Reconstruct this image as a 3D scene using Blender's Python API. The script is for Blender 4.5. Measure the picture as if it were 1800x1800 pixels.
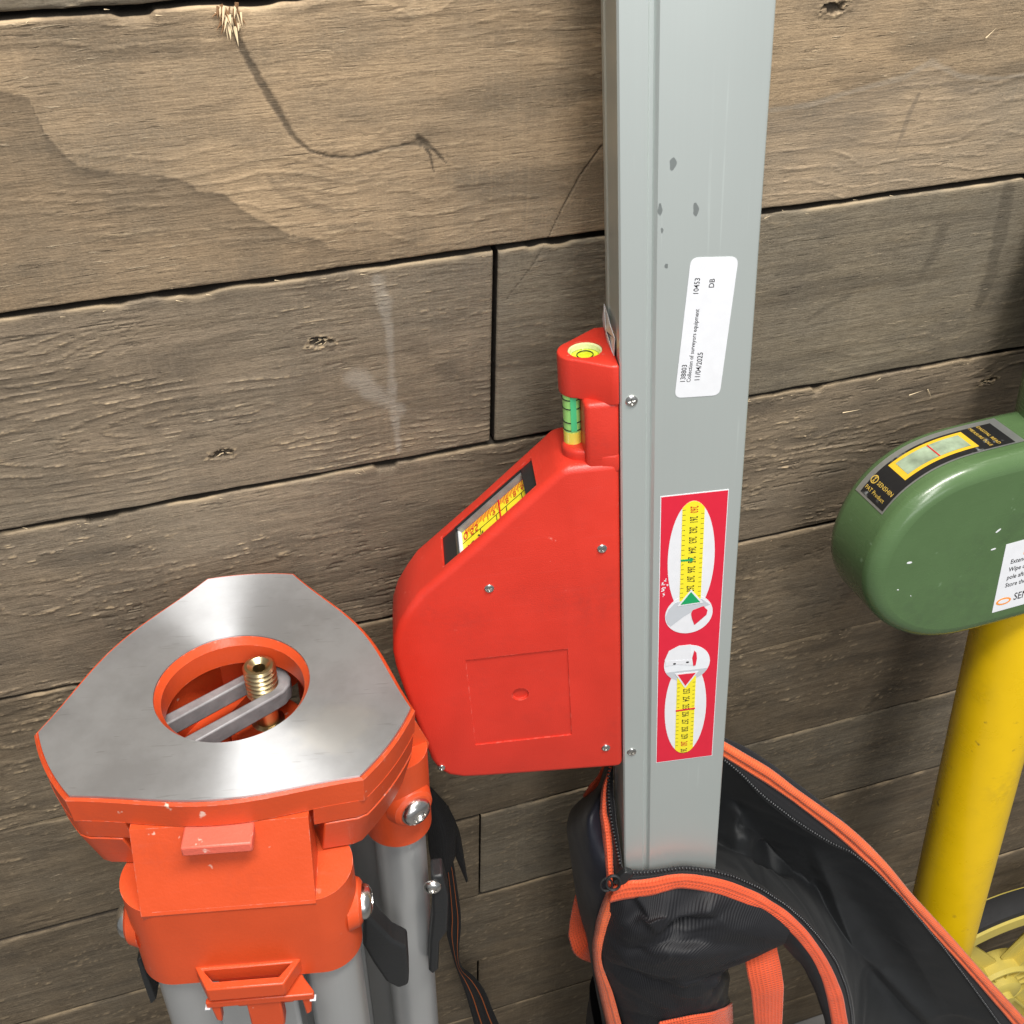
import bpy, bmesh, math, random
import numpy as np
from mathutils import Matrix, Vector
random.seed(5); rng = np.random.default_rng(7)
SC = bpy.context.scene
COL = SC.collection
for o in list(bpy.data.objects): bpy.data.objects.remove(o)

# ------------------------------------------------------------------ camera
cam = bpy.data.cameras.new('camera'); camo = bpy.data.objects.new('camera', cam); COL.objects.link(camo)
cam.sensor_width = 36; cam.lens = 39.0; cam.clip_start = .02; cam.clip_end = 50
R = ((0.95371268, -0.18712084, 0.23541009), (-0.29955613, -0.65993373, 0.68902365), (0.02642438, -0.72764913, -0.68544037))
camo.matrix_world = Matrix(((R[0][0], -R[0][1], -R[0][2], 0), (R[1][0], -R[1][1], -R[1][2], -.425), (R[2][0], -R[2][1], -R[2][2], 1.40), (0, 0, 0, 1)))
SC.camera = camo
SC.render.resolution_x = SC.render.resolution_y = 1024
# ------------------------------------------------------------------ indoor light: plain grey room bounce, ceiling light panels, one added fill lamp
wd = bpy.data.worlds.new('World'); SC.world = wd; wd.use_nodes = True
wd.node_tree.nodes['Background'].inputs[0].default_value = (.93, .97, 1, 1)
wd.node_tree.nodes['Background'].inputs[1].default_value = .25
def lamp(name, loc, tgt, sx, sy, power, col):
    l = bpy.data.lights.new(name, 'AREA'); l.shape = 'RECTANGLE'; l.size = sx; l.size_y = sy; l.energy = power; l.color = col
    o = bpy.data.objects.new(name, l); COL.objects.link(o); o.location = loc
    o.rotation_euler = (Vector(tgt) - Vector(loc)).to_track_quat('-Z', 'Y').to_euler(); return o
lamp('ceiling_and_fill_lamp', (.22, -.48, 2.75), (.12, -.1, .9), 1.25, .25, 53, (1, .96, .9))
lamp('ceiling_and_fill_lamp', (-.02, -1.75, 2.8), (0, 0, .9), .45, 1.3, 30, (1, .98, .95))
lamp('ceiling_and_fill_lamp', (.2, -4.6, 2.5), (.1, 0, 1.2), 3., 1.0, 36, (.97, .98, 1))  # unseen far lamp, added to brighten the rod's top and front faces
SC.view_settings.view_transform = 'Standard'; SC.view_settings.look = 'None'
SC.view_settings.exposure = 0.0; SC.view_settings.gamma = 1
SC.render.engine = 'CYCLES'
D={}
D['trim_back']=[[(67.2,437.2,-50),(83.8,450.7,-46.9),(100.5,464.8,-43.9),(116.5,482,-40.8),(133.4,498.8,-37.7),(150.5,516.2,-34.7),(167.2,536.5,-31.6),(183.3,559.4,-28.5),(199.1,584.6,-25.5),(216.3,609.8,-22.4),(234.2,636,-19.3),(252.6,663.8,-16.3),(271.8,692.8,-13.2),(292.1,722.8,-10.1),(313.2,754.6,-7.1),(335.1,788.6,-4)],[(66.6,436.4,-47.8),(83,449.8,-44.7),(99.5,463.9,-41.7),(115.5,480.7,-38.6),(132.1,497.3,-35.5),(149,514.7,-32.5),(165.4,534.8,-29.4),(181.5,557.3,-26.3),(197.1,582.2,-23.3),(214.1,607.1,-20.2),(231.8,633,-17.1),(250,660.4,-14.1),(268.9,689,-11),(288.9,718.7,-7.9),(309.6,750.2,-4.9),(331.2,783.7,-1.8)],[(66.6,439.1,-47.2),(82.7,452.6,-44.1),(99,466.6,-41.1),(114.9,482.8,-38),(131.2,499.5,-34.9),(147.8,517.1,-31.9),(164,536.9,-28.8),(180.1,558.7,-25.7),(195.5,583.3,-22.7),(212.2,607.8,-19.6),(229.6,633.4,-16.5),(247.6,660.2,-13.5),(266.3,688.5,-10.4),(285.7,718,-7.3),(306,749.1,-4.3),(327.1,782.1,-1.2)],[(67.6,443.8,-50.2),(83.6,457.5,-47.1),(100,471.6,-44.1),(116.1,487.8,-41),(132.4,504.6,-37.9),(148.9,522.4,-34.9),(165.2,542.3,-31.8),(181.4,564.1,-28.7),(196.9,588.7,-25.7),(213.7,613.4,-22.6),(231.2,639,-19.5),(249.2,665.9,-16.5),(267.9,694.3,-13.4),(287.4,723.9,-10.3),(307.6,755.3,-7.3),(328.8,788.3,-4.2)],[(67.2,443.8,-48.6),(83.1,457.5,-45.5),(99.3,471.5,-42.5),(115.2,487.3,-39.4),(131.4,504.1,-36.3),(147.6,522,-33.3),(163.7,541.7,-30.2),(179.9,563,-27.1),(195.3,587.3,-24.1),(211.8,611.7,-21),(229.1,637,-17.9),(246.9,663.6,-14.9),(265.4,691.6,-11.8),(284.5,721,-8.7),(304.5,752.1,-5.7),(325.3,784.7,-2.6)],[(67.2,446.8,-48.4),(82.9,460.5,-45.3),(98.9,474.5,-42.3),(114.9,489.8,-39.2),(130.7,506.6,-36.1),(146.7,524.6,-33.1),(162.6,544.1,-30),(178.8,564.9,-26.9),(194,588.9,-23.9),(210.4,613,-20.8),(227.4,638,-17.7),(245.1,664,-14.7),(263.2,691.7,-11.6),(281.9,721,-8.5),(301.5,751.8,-5.5),(322,784,-2.4)]]
D['tape_back']=[[(67.4,446.5,-49),(83.1,460.3,-45.9),(99.2,474.3,-42.9),(115.2,489.8,-39.8),(131.2,506.6,-36.7),(147.2,524.6,-33.7),(163.2,544.2,-30.6),(179.4,565.2,-27.5),(194.7,589.3,-24.5),(211.1,613.5,-21.4),(228.3,638.6,-18.3),(246,664.9,-15.3),(264.3,692.7,-12.2),(283.2,722.1,-9.1),(302.8,753,-6.1),(323.5,785.4,-3)],[(67.2,447.6,-48),(82.1,462.5,-45),(96.8,478.6,-42),(112.2,494.7,-39),(128.1,511,-36),(144.4,527.5,-33),(161.2,543.9,-30),(177.3,564,-27),(192.9,586.9,-24),(208.8,610.9,-21),(225.4,636,-18),(242.3,662.4,-15),(259.6,690.6,-12),(277.6,720.4,-9),(296.2,751.8,-6),(315.7,784.8,-3)],[(67.3,449.3,-48),(81.1,465.6,-45),(94,484.6,-42),(108.8,501.4,-39),(124.7,517.1,-36),(141.6,531.3,-33),(159.3,543.5,-30),(175.4,562.7,-27),(191.2,584,-24),(206.7,607.7,-21),(222.5,632.8,-18),(238.4,659.6,-15),(254.6,688.2,-12),(271.4,718.5,-9),(288.8,750.4,-6),(306.8,784.3,-3)]]
D['zip_back']=[(66.8,447.1,-46.5),(72.2,453.2,-45.3),(77.6,459.3,-44.2),(82.9,465.8,-43),(87.9,472.8,-41.9),(93.1,479.9,-40.7),(98.5,486.6,-39.6),(104.3,492.8,-38.4),(110.2,499.1,-37.3),(116.1,505.5,-36.1),(122.3,511.3,-35),(128.6,517.1,-33.8),(135,522.9,-32.7),(141.5,528.3,-31.5),(148.3,532.9,-30.3),(155.1,537.7,-29.2),(161.4,544.3,-28),(167.7,551.5,-26.9),(173.8,559.1,-25.7),(179.8,567.3,-24.6),(185.8,575.6,-23.4),(191.9,584.1,-22.3),(197.8,593.1,-21.1),(203.8,602.3,-20),(209.9,611.6,-18.8),(215.9,621.2,-17.7),(222.1,630.9,-16.5),(228.4,640.8,-15.3),(234.5,651.2,-14.2),(240.7,661.9,-13),(247,672.7,-11.9),(253.4,683.7,-10.7),(259.8,695.1,-9.6),(266.3,706.6,-8.4),(272.9,718.4,-7.3),(279.6,730.3,-6.1),(286.4,742.6,-5),(293.3,755.3,-3.8),(300.3,768.1,-2.7),(307.4,781.2,-1.5)]
D['outer']=[[(67.1,439.4,-49),(83.3,453,-45.9),(99.8,467.1,-42.9),(115.8,483.7,-39.8),(132.3,500.4,-36.7),(149.1,518,-33.7),(165.5,538,-30.6),(181.6,560.3,-27.5),(197.3,585.1,-24.5),(214.2,609.9,-21.4),(231.8,635.7,-18.3),(249.9,663,-15.3),(268.8,691.5,-12.2),(288.6,721.3,-9.1),(309.2,752.7,-6.1),(330.6,786.1,-3)],[(69.5,444.7,-58),(86.8,457.1,-54.8),(103.7,471.6,-51.6),(120,488.9,-48.4),(137,506.1,-45.2),(154,524.7,-42),(170.6,545.7,-38.8),(186.9,569.1,-35.6),(203,594.7,-32.4),(220.4,620.3,-29.2),(238.5,646.9,-26),(257.3,674.9,-22.8),(276.9,704.2,-19.6),(297.5,734.7,-16.4),(318.8,767,-13.2),(341,801.4,-10)],[(73.6,458.2,-72),(91.9,468.7,-68.5),(109.1,483.8,-65.1),(126,501.3,-61.6),(143.2,519.2,-58.1),(159.9,539.8,-54.7),(176.7,561.7,-51.2),(193.2,586,-47.7),(209.7,612.1,-44.3),(227.4,638.4,-40.8),(246,665.4,-37.3),(265.4,693.8,-33.9),(285.5,723.6,-30.4),(306.4,754.7,-26.9),(328.2,787.7,-23.5),(350.9,822.7,-20)],[(76.5,486,-88),(95.5,497,-84.3),(113.4,512.6,-80.5),(130.9,530.8,-76.8),(148.7,549.4,-73.1),(166,570.8,-69.3),(183.4,593.6,-65.6),(200.5,618.8,-61.9),(217.5,646,-58.1),(235.9,673.3,-54.4),(255.2,701.5,-50.7),(275.2,731,-46.9),(296,762,-43.2),(317.7,794.4,-39.5),(340.2,828.8,-35.7),(363.7,865.2,-32)],[(70.3,518.1,-96),(90,529.8,-92.4),(108.5,546.6,-88.8),(126.6,566,-85.2),(145.1,586,-81.6),(163.1,608.9,-78),(181.2,633.4,-74.4),(199,660.4,-70.8),(216.8,689.6,-67.2),(235.9,719.1,-63.6),(256.1,749.5,-60),(277.1,781.4,-56.4),(298.9,815,-52.8),(321.8,850.2,-49.2),(345.6,887.6,-45.6),(370.4,927.3,-42)],[(55.8,560.5,-98),(76.3,573.5,-94.8),(95.4,592.1,-91.6),(114.2,613.4,-88.4),(133.5,635.5,-85.2),(152.3,660.8,-82),(171.2,687.9,-78.8),(189.8,718,-75.6),(208.5,750.4,-72.4),(228.8,783.3,-69.2),(250.2,817.3,-66),(272.5,853.2,-62.8),(295.7,891,-59.6),(320.2,930.9,-56.4),(345.7,973.3,-53.2),(372.5,1018.6,-50)]]
D['inner']=[[(67.2,448.9,-48),(81.3,464.9,-45),(94.7,483.2,-42),(109.6,499.8,-39),(125.5,515.6,-36),(142.3,530.4,-33),(159.8,543.7,-30),(175.9,563.1,-27),(191.7,584.8,-24),(207.2,608.5,-21),(223.2,633.6,-18),(239.4,660.3,-15),(255.8,688.8,-12),(272.8,718.9,-9),(290.5,750.7,-6),(308.8,784.4,-3)],[(69.1,490.5,-66),(84.1,512.1,-66.9),(98,530,-63.9),(113.4,542.1,-59.3),(129,553.9,-54.5),(144.7,566.6,-49.8),(160.8,577.8,-44.8),(175.8,594.7,-40.4),(190.4,613.7,-36.1),(204.7,634.5,-31.7),(218.1,657.8,-27.2),(232.3,682.7,-23.2),(247.5,709.4,-19.7),(264.2,738.6,-17.1),(281.4,770.1,-14.7),(299,804.1,-12.3)],[(70.9,522.9,-76),(83.3,535.4,-71.5),(96.2,546.5,-66.4),(113.3,566.3,-69.7),(125.5,572.7,-61.3),(139.9,588,-58.6),(154.4,601.3,-55),(168.7,615.3,-51.1),(182.1,633.6,-47.7),(194.8,652.5,-43.6),(207,672.1,-39.1),(219.1,693.3,-34.8),(231.8,715.8,-30.8),(245.1,739.6,-27.1),(258.7,768.7,-24.8),(272.8,799.7,-22.7)],[(70.4,549.4,-78),(81.9,551.3,-68.2),(94,549.9,-58.6),(112,583.9,-70),(124.1,590.1,-62.5),(140.4,608.9,-64.2),(151.3,621.1,-58),(161,634,-51),(171.6,650.1,-45.7),(183.4,671.7,-43.2),(195.4,694.9,-40.9),(204.8,716.2,-36.1),(215.5,739,-32.2),(227.4,763.4,-28.8),(240.5,791.7,-26.8),(254.2,821.5,-25)],[(68.9,560.6,-70),(78.9,562,-61),(90.2,563,-53.9),(105.7,584.2,-59.7),(118.4,595.6,-57.7),(129.4,602.8,-52.1),(141,614.5,-48.7),(152,631.3,-46.6),(161.2,646.4,-42.3),(168.4,659.1,-35.7),(178.4,682.7,-35),(188.5,707.7,-34.4),(195.3,725.4,-29.1),(202.5,747.9,-25.8),(210.3,775.9,-24.6),(218.5,805,-23.3)],[(62.8,538.2,-40),(72.5,537.1,-32.9),(82.8,539,-27.8),(96.6,557.6,-33.1),(107.9,569,-32.2),(117.7,576.7,-28.1),(127.6,587.1,-24.9),(136.9,601.9,-22.9),(145.5,617,-20.3),(151.9,629.4,-15.2),(159.9,650.6,-14.7),(168.9,677.4,-16.5),(172.7,695,-12.3),(176.8,716,-9.7),(181.3,741,-8.7),(185.9,766.9,-7.7)],[(54.4,495.1,2),(64.3,499,3.7),(74.1,505.5,5),(83.8,513.1,6.2),(93.1,522.9,7.3),(102.5,533.6,8.3),(111.6,546,9),(120.1,560.5,9.7),(128.4,576.1,10.3),(136.5,592.7,10.9),(143,611.4,11.5),(148.9,631,12.1),(153.4,651.7,12.8),(156.9,673.5,13.3),(159.9,696.2,13.6),(163,719.8,14)]]
D['trim_front']=[[(-7.6,489.8,8.2),(0.5,485.8,8.6),(9.4,485.7,9.1),(18.2,484.8,9.5),(26.9,483.3,9.9),(35.7,484,10.3),(44.6,486.6,10.8),(53.5,490.5,11.2),(62.4,495.5,11.6),(71.1,502,12),(79.9,509,12.5),(88.2,518.2,12.9),(96.7,527.7,13.3),(104.6,539,13.7),(112.2,551.4,14.2),(119.2,565.2,14.6),(126,579.9,15),(132.3,595.5,15.4),(138.1,612.1,15.9),(143.4,629.5,16.3),(147.2,647.9,16.7),(151,666.9,17.1),(153.8,686.5,17.6),(156.7,706.6,18)],[(-8.4,489.4,9.8),(-0.3,485.6,10.2),(8.5,485.5,10.7),(17.2,484.6,11.1),(25.8,482.9,11.5),(34.5,483.1,11.9),(43.4,485.6,12.4),(52.2,489.5,12.8),(61,494.4,13.2),(69.7,500.8,13.6),(78.4,507.8,14.1),(86.7,516.7,14.5),(95.1,526,14.9),(102.9,537.1,15.3),(110.5,549.3,15.8),(117.5,562.9,16.2),(124.2,577.4,16.6),(130.4,592.9,17),(136,609.4,17.5),(141.2,626.7,17.9),(145,644.9,18.3),(148.6,663.7,18.7),(151.4,683,19.2),(154.3,703,19.6)],[(-9.6,494.1,9.6),(-1.4,491,10),(7.3,490.6,10.5),(16,489.7,10.9),(24.4,487.4,11.3),(32.9,486.7,11.7),(41.7,489.1,12.2),(50.4,492.9,12.6),(59.1,497.7,13),(67.7,504,13.4),(76.3,510.8,13.9),(84.6,519.2,14.3),(93,528.1,14.7),(100.8,539,15.1),(108.4,550.8,15.6),(115.4,564.2,16),(122,578.4,16.4),(128,593.8,16.8),(133.3,610.1,17.3),(138.1,627.3,17.7),(141.9,645.2,18.1),(145.4,663.8,18.5),(148.1,682.8,19),(150.9,702.5,19.4)],[(-11,497.8,10.2),(-2.6,495.3,10.6),(6,494.6,11),(14.6,493.8,11.4),(22.8,491,11.8),(31.1,489.4,12.2),(39.8,491.6,12.7),(48.4,495.2,13.1),(57,500.1,13.5),(65.5,506.2,13.9),(74,512.8,14.3),(82.3,520.8,14.7),(90.7,529.2,15.1),(98.4,540,15.5),(106,551.4,15.9),(113,564.5,16.3),(119.6,578.4,16.7),(125.3,593.8,17.1),(130.4,609.9,17.6),(134.7,627,18),(138.5,644.7,18.4),(141.9,663,18.8),(144.5,681.8,19.2),(147.2,701.2,19.6)],[(-11.3,501.5,9),(-2.9,499.4,9.4),(5.7,498.5,9.8),(14.3,497.7,10.2),(22.5,494.7,10.6),(30.7,492.7,11),(39.4,494.9,11.3),(48,498.5,11.7),(56.6,503.4,12.1),(65.1,509.5,12.5),(73.6,516.1,12.9),(82,523.9,13.3),(90.4,532.2,13.7),(98.1,543,14.1),(105.7,554.3,14.5),(112.7,567.3,14.9),(119.3,581.2,15.3),(125,596.6,15.7),(130,612.8,16),(134.1,629.9,16.4),(138,647.6,16.8),(141.3,665.9,17.2),(143.9,684.7,17.6),(146.6,704.1,18)]]
D['tape_front']=[[(0.4,481.3,2.5),(9.6,483.2,3),(18.4,483.5,3.4),(27.2,482.8,3.9),(36,482.3,4.3),(44.9,485.1,4.8),(53.8,488.1,5.2),(62.7,492.9,5.7),(71.4,498.9,6.2),(80,506.2,6.6),(88.4,515,7.1),(96.7,524.3,7.5),(104.9,534.7,8),(113,545.7,8.4),(120.4,558.6,8.9),(128,571.8,9.3),(135.1,586.2,9.8),(141.8,601.4,10.3),(147.1,618.3,10.7),(151.8,635.8,11.2),(155.8,654.2,11.6),(158.6,673,12.1),(161.1,692.5,12.5),(163.7,712.5,13)],[(-3.2,487.1,4),(5.4,486.2,4.5),(14.3,486.3,5),(23.1,485.4,5.4),(31.9,484.4,5.9),(40.7,486.1,6.4),(49.7,488.9,6.9),(58.5,493.2,7.3),(67.4,498.7,7.8),(76,505.6,8.3),(84.6,513.5,8.8),(93,522.7,9.3),(101.3,532.6,9.7),(109.3,543.7,10.2),(116.8,556.4,10.7),(124.1,569.8,11.2),(131,584.3,11.7),(137.5,599.6,12.1),(143.1,616.4,12.6),(148,633.8,13.1),(152,652.1,13.6),(155.2,671,14),(157.8,690.5,14.5),(160.6,710.5,15)],[(-7.7,493.5,6.5),(0.5,489.7,6.9),(9.4,489.6,7.3),(18.2,488.7,7.7),(26.9,487.1,8.2),(35.7,487.5,8.6),(44.6,490.1,9),(53.5,494,9.4),(62.4,499,9.8),(71.2,505.6,10.2),(80,512.6,10.6),(88.4,521.7,11),(96.8,531.1,11.5),(104.8,542.5,11.9),(112.4,554.8,12.3),(119.5,568.6,12.7),(126.3,583.3,13.1),(132.6,599,13.5),(138.3,615.7,13.9),(143.5,633.1,14.3),(147.4,651.6,14.8),(151.1,670.6,15.2),(154,690.2,15.6),(156.9,710.5,16)]]
D['zip_front']=[(-1.8,482.6,4.6),(2.4,482.7,4.8),(6.5,482.9,5),(10.7,483.2,5.3),(14.8,483.3,5.5),(18.9,482.9,5.7),(23.1,482.5,5.9),(27.2,482.1,6.2),(31.3,481.7,6.4),(35.4,481.9,6.6),(39.6,483,6.8),(43.7,484.1,7.1),(47.9,485.2,7.3),(52.1,487,7.5),(56.2,489.2,7.7),(60.4,491.3,8),(64.5,493.5,8.2),(68.6,496.6,8.4),(72.6,499.9,8.6),(76.7,503.2,8.9),(80.7,506.6,9.1),(84.6,510.7,9.3),(88.5,515,9.5),(92.4,519.4,9.8),(96.4,523.8,10),(100.2,528.5,10.2),(103.9,533.6,10.4),(107.7,538.8,10.7),(111.4,544.2,10.9),(114.9,550.1,11.1),(118.4,556.1,11.3),(122,562.2,11.6),(125.3,568.6,11.8),(128.6,575.3,12),(131.9,582.1,12.2),(135.2,589,12.5),(138.2,596.2,12.7),(140.7,604,12.9),(143.2,611.8,13.1),(145.8,619.8,13.4),(148,628,13.6),(149.9,636.4,13.8),(151.7,645,14),(153.6,653.7,14.3),(155,662.5,14.5),(156.2,671.4,14.7),(157.4,680.4,14.9),(158.6,689.6,15.2),(159.8,698.9,15.4),(161.1,708.3,15.6)]
D['front']=[[(-9.4,496.5,8),(-0.8,497.8,9.2),(8,496.6,9.7),(16.7,495.1,10),(25.3,492.5,10),(34,492.3,10.3),(42.9,494.3,11),(51.5,498.1,12),(60.1,502.3,13.1),(68.5,508,14.2),(77,514.2,15.3),(85.2,521.4,16.5),(93,530.9,17.4),(100.6,542.2,18)],[(-11.1,522.3,6),(-3.5,510.3,12.6),(5,508.3,14),(12.5,506.1,18.5),(20.4,505.5,19.7),(29.5,508.1,15.5),(38,507.7,15.9),(46,505.5,19),(54.6,509.1,19.7),(63.6,515.6,19.2),(72.3,522.2,19.3),(81,528.9,19.9),(89.8,537.8,19.6),(98.9,547.7,19)],[(-14.1,540.1,5),(-6.4,527.8,12.1),(1.1,516.7,18.2),(8.5,507,23),(16.7,505.9,23.6),(26.9,519.4,17.2),(35,518.5,19.8),(43.3,517.9,21.7),(51.7,517.8,23),(60.6,523.6,22.4),(69.7,530.4,21.7),(79,538.4,20.6),(88.5,546.6,19.4),(98.3,554.7,18)],[(-17.2,561,4),(-9.4,548,10.8),(-1.8,535.9,17.3),(6.4,531.5,20.3),(14.6,527.4,23),(23.2,527.6,23.5),(31.8,527.9,24),(40.4,529.9,24.5),(49.2,532.2,24.9),(58.6,538.6,23.4),(68.1,545.2,21.9),(78.2,553.2,19.4),(88.2,559,17.1),(98,561.8,15)],[(-17.6,574.1,3),(-10.9,562.6,9.6),(-4.4,551.1,16.3),(2.2,543.9,21.1),(8.9,538.1,25.4),(15.6,534.3,28.5),(22.7,533.8,29.7),(29.8,533.4,31),(37.5,537.4,29.9),(45.4,541.8,28.7),(54,549.3,25.6),(63.1,559.2,21.5),(72.9,572,15.9),(82.6,580.4,10)],[(-16.7,582.2,3),(-10.7,577,7),(-4.9,571.8,11),(1,568.2,14.2),(6.9,566.5,16.7),(12.7,564.7,19.1),(18.7,564.4,20.7),(24.9,564.9,21.7),(31,565.4,22.8),(37.6,568,22),(44.4,571.1,20.7),(51.7,576.3,17.7),(59.8,585.1,12.2),(70.4,605.1,0)],[(-13.1,603.4,2),(-7.4,597,6.6),(-1.9,590.5,11.2),(3.6,585.4,15.1),(9.3,582.3,18.1),(14.8,579.2,21),(20.7,578.7,22.3),(26.5,578.2,23.7),(32.4,577.8,25),(38.8,580.2,23.7),(45.3,582.7,22.5),(52.6,588.8,18.8),(60.6,598,13.1),(72.5,625.9,-4)],[(-7.7,630.3,0),(-2.5,624.8,4.7),(2.7,619.2,9.3),(7.9,615.2,12.9),(13.5,613.4,15.1),(18.9,611.5,17.3),(24.4,609.7,19.3),(30,608.4,20.4),(35.6,607.2,21.6),(41.6,608.6,20.8),(48,611.3,19),(54.8,616.8,15.4),(62.5,626,8.9),(73.7,652.8,-8)],[(-2.1,659.2,0),(3,652.7,5.1),(7.9,646.2,10.2),(13,640.8,13.7),(18.2,636,16.3),(23.4,631.2,19),(28.7,628.3,20.1),(34.1,625.5,21.2),(39.6,624.3,21.4),(45.8,627.1,19.2),(52.1,629.9,17),(58.9,635.7,12.5),(66.2,643.9,6.3),(75.9,665.1,-8)],[(5.9,715.3,0),(10.7,709,4.7),(15.4,702.6,9.4),(20.1,696.5,13.2),(25,690.9,16),(29.8,685.3,18.7),(34.8,681.1,20.2),(39.7,677,21.6),(45.3,677.6,20.5),(51.2,680.5,18.2),(57.3,683.6,15.8),(64,690.5,10.7),(70.9,698.5,4.9),(80.2,721.3,-10)]]
D['arm']=[[(93,530.5,17.5),(101.6,545.6,17.5),(110.2,561.4,17.5),(118.6,578.4,17.5),(125.5,597.5,17.5),(131.5,617.8,17.5),(136.5,639.4,17.5),(140.5,662.2,17.4),(144.4,685.8,17.2),(148.4,710.4,17)],[(95.4,546.6,16),(103.5,558.9,16.7),(111.1,573.1,17),(118.2,589.4,17),(124.1,607.4,17),(129.6,626.2,17),(134.6,646,17),(138.9,666.9,16.8),(142.6,689,16.4),(146.4,711.8,16)],[(100,566.9,12),(107.4,580,12),(114.8,593.4,12),(120.7,609.2,12),(126.4,625.6,12),(131.3,643.1,12),(136.1,661.1,12),(140,679.9,12),(143,699.3,12),(146.1,719.4,12)],[(110.4,598.9,-4),(117.9,611.9,-4),(125.4,625.5,-4),(131.3,641.5,-4),(136.8,658.2,-4),(141.1,676,-4),(145.5,694.3,-4),(149.4,713.2,-4),(153.4,732.7,-4),(157.5,752.8,-4)]]
D['trim_left']=[[(-10.7,509.3,-6),(-13.1,520.5,-6),(-15.4,532,-6),(-17.7,543.7,-6),(-19.2,556.2,-6),(-20.7,569,-6),(-20.7,582.5,-6),(-20.3,596.4,-6),(-19.1,610.5,-6),(-17.6,625,-6),(-16.1,639.8,-6),(-14.5,655,-6),(-12.8,670.5,-6),(-11.2,686.4,-6),(-9.4,702.7,-6),(-7.7,719.4,-6)],[(-9.8,497,3),(-12.1,508,3),(-14.5,519.2,2.9),(-16.9,530.7,2.9),(-18.5,542.9,2.9),(-20.1,555.4,2.8),(-20.3,568.5,2.8),(-19.7,582.2,2.8),(-18.2,596,2.7),(-16.4,610.2,2.7),(-14.8,624.7,2.7),(-13.1,639.6,2.6),(-11.3,654.9,2.6),(-9.6,670.5,2.6),(-7.7,686.5,2.5),(-5.9,702.9,2.5)],[(-7.8,492.8,6.5),(-9.9,504.1,6.3),(-12.4,515.4,6),(-14.9,526.9,5.8),(-16.7,539.2,5.6),(-18.4,551.9,5.3),(-18.9,565.2,5.1),(-18.1,579.1,4.9),(-16.1,593.1,4.6),(-13.9,607.5,4.4),(-12.1,622.3,4.2),(-10.2,637.5,3.9),(-8.3,653.1,3.7),(-6.3,669,3.5),(-4.3,685.4,3.2),(-2.3,702.1,3)],[(-6.4,493.9,6),(-8.5,505,6),(-11.2,515.9,5.9),(-13.7,527.1,5.9),(-15.7,539.1,5.8),(-17.5,551.4,5.8),(-18.2,564.3,5.8),(-17.3,577.9,5.7),(-15.1,591.5,5.7),(-12.7,605.4,5.6),(-10.8,619.9,5.6),(-8.9,634.7,5.6),(-7,649.8,5.5),(-5,665.3,5.5),(-2.9,681.2,5.4),(-0.8,697.5,5.4)],[(-4.1,491.9,8),(-6,503.4,7.7),(-8.9,514.4,7.5),(-11.6,525.8,7.2),(-13.7,538,6.9),(-15.6,550.5,6.7),(-16.6,563.7,6.4),(-15.5,577.7,6.1),(-12.8,591.5,5.9),(-10,605.7,5.6),(-7.8,620.6,5.3),(-5.8,635.8,5.1),(-3.7,651.4,4.8),(-1.5,667.3,4.5),(0.8,683.7,4.3),(3.1,700.5,4)]]
D['trim_side']=[[(-1.9,437.5,-40),(-4.2,442.1,-36.9),(-6.9,446.4,-33.8),(-8.7,451.2,-30.8),(-9.7,456.4,-27.7),(-10.7,461.6,-24.6),(-10.7,467,-21.5),(-10.6,472.4,-18.5),(-10.6,477.9,-15.4),(-10.6,483.3,-12.3),(-10.7,488.8,-9.2),(-10.8,494.3,-6.2),(-10.9,499.8,-3.1),(-10.6,505.4,0)],[(-2.2,430.6,-34),(-4.3,435.2,-31),(-6.7,439.6,-28),(-8.2,444.5,-25),(-9,449.6,-22),(-9.7,454.8,-19),(-9.2,460.1,-16),(-9.1,465.5,-13),(-9,470.9,-10),(-9.1,476.3,-7),(-9.3,481.7,-4),(-9.5,487.1,-1),(-9.6,492.6,2),(-9.4,498,5)],[(-1.4,430.7,-34),(-3.1,435.6,-31.1),(-5.1,440.3,-28.2),(-6.2,445.4,-25.2),(-6.7,450.6,-22.3),(-6.9,455.9,-19.4),(-5.8,461.2,-16.5),(-5.5,466.6,-13.5),(-5.5,472,-10.6),(-5.6,477.4,-7.7),(-6,482.9,-4.8),(-6.3,488.3,-1.8),(-6.4,493.9,1.1),(-6.3,499.4,4)]]
D['tape_side']=[[(-1.4,431.9,-35),(-3.1,436.8,-32.2),(-5.2,441.6,-29.3),(-6.3,446.8,-26.5),(-6.9,452.2,-23.6),(-7.2,457.6,-20.8),(-6.1,463,-17.9),(-5.9,468.5,-15.1),(-5.8,474.1,-12.2),(-5.9,479.7,-9.4),(-6.2,485.3,-6.5),(-6.5,490.9,-3.7),(-6.6,496.6,-0.8),(-6.5,502.3,2)],[(-2.1,430.6,-34),(-3.3,434.3,-31.2),(-4,438.1,-28.5),(-4.6,442,-25.7),(-5,446,-22.9),(-5.2,449.9,-20.2),(-5,453.9,-17.4),(-4.9,457.9,-14.6),(-4.5,461.8,-11.8),(-4.1,465.8,-9.1),(-3.6,469.7,-6.3),(-3.2,473.7,-3.5),(-2.8,477.7,-0.8),(-2.3,481.6,2)],[(-0.1,433.2,-36),(-0.5,437.1,-33.1),(-1,441,-30.2),(-1.4,444.8,-27.3),(-1.5,448.7,-24.5),(-1.5,452.6,-21.6),(-1.6,456.5,-18.7),(-1.6,460.4,-15.8),(-1.5,464.2,-12.9),(-1.3,468.1,-10),(-1.1,472,-7.2),(-1,475.9,-4.3),(-1.1,479.8,-1.4),(-1.2,483.7,1.5)]]
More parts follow.
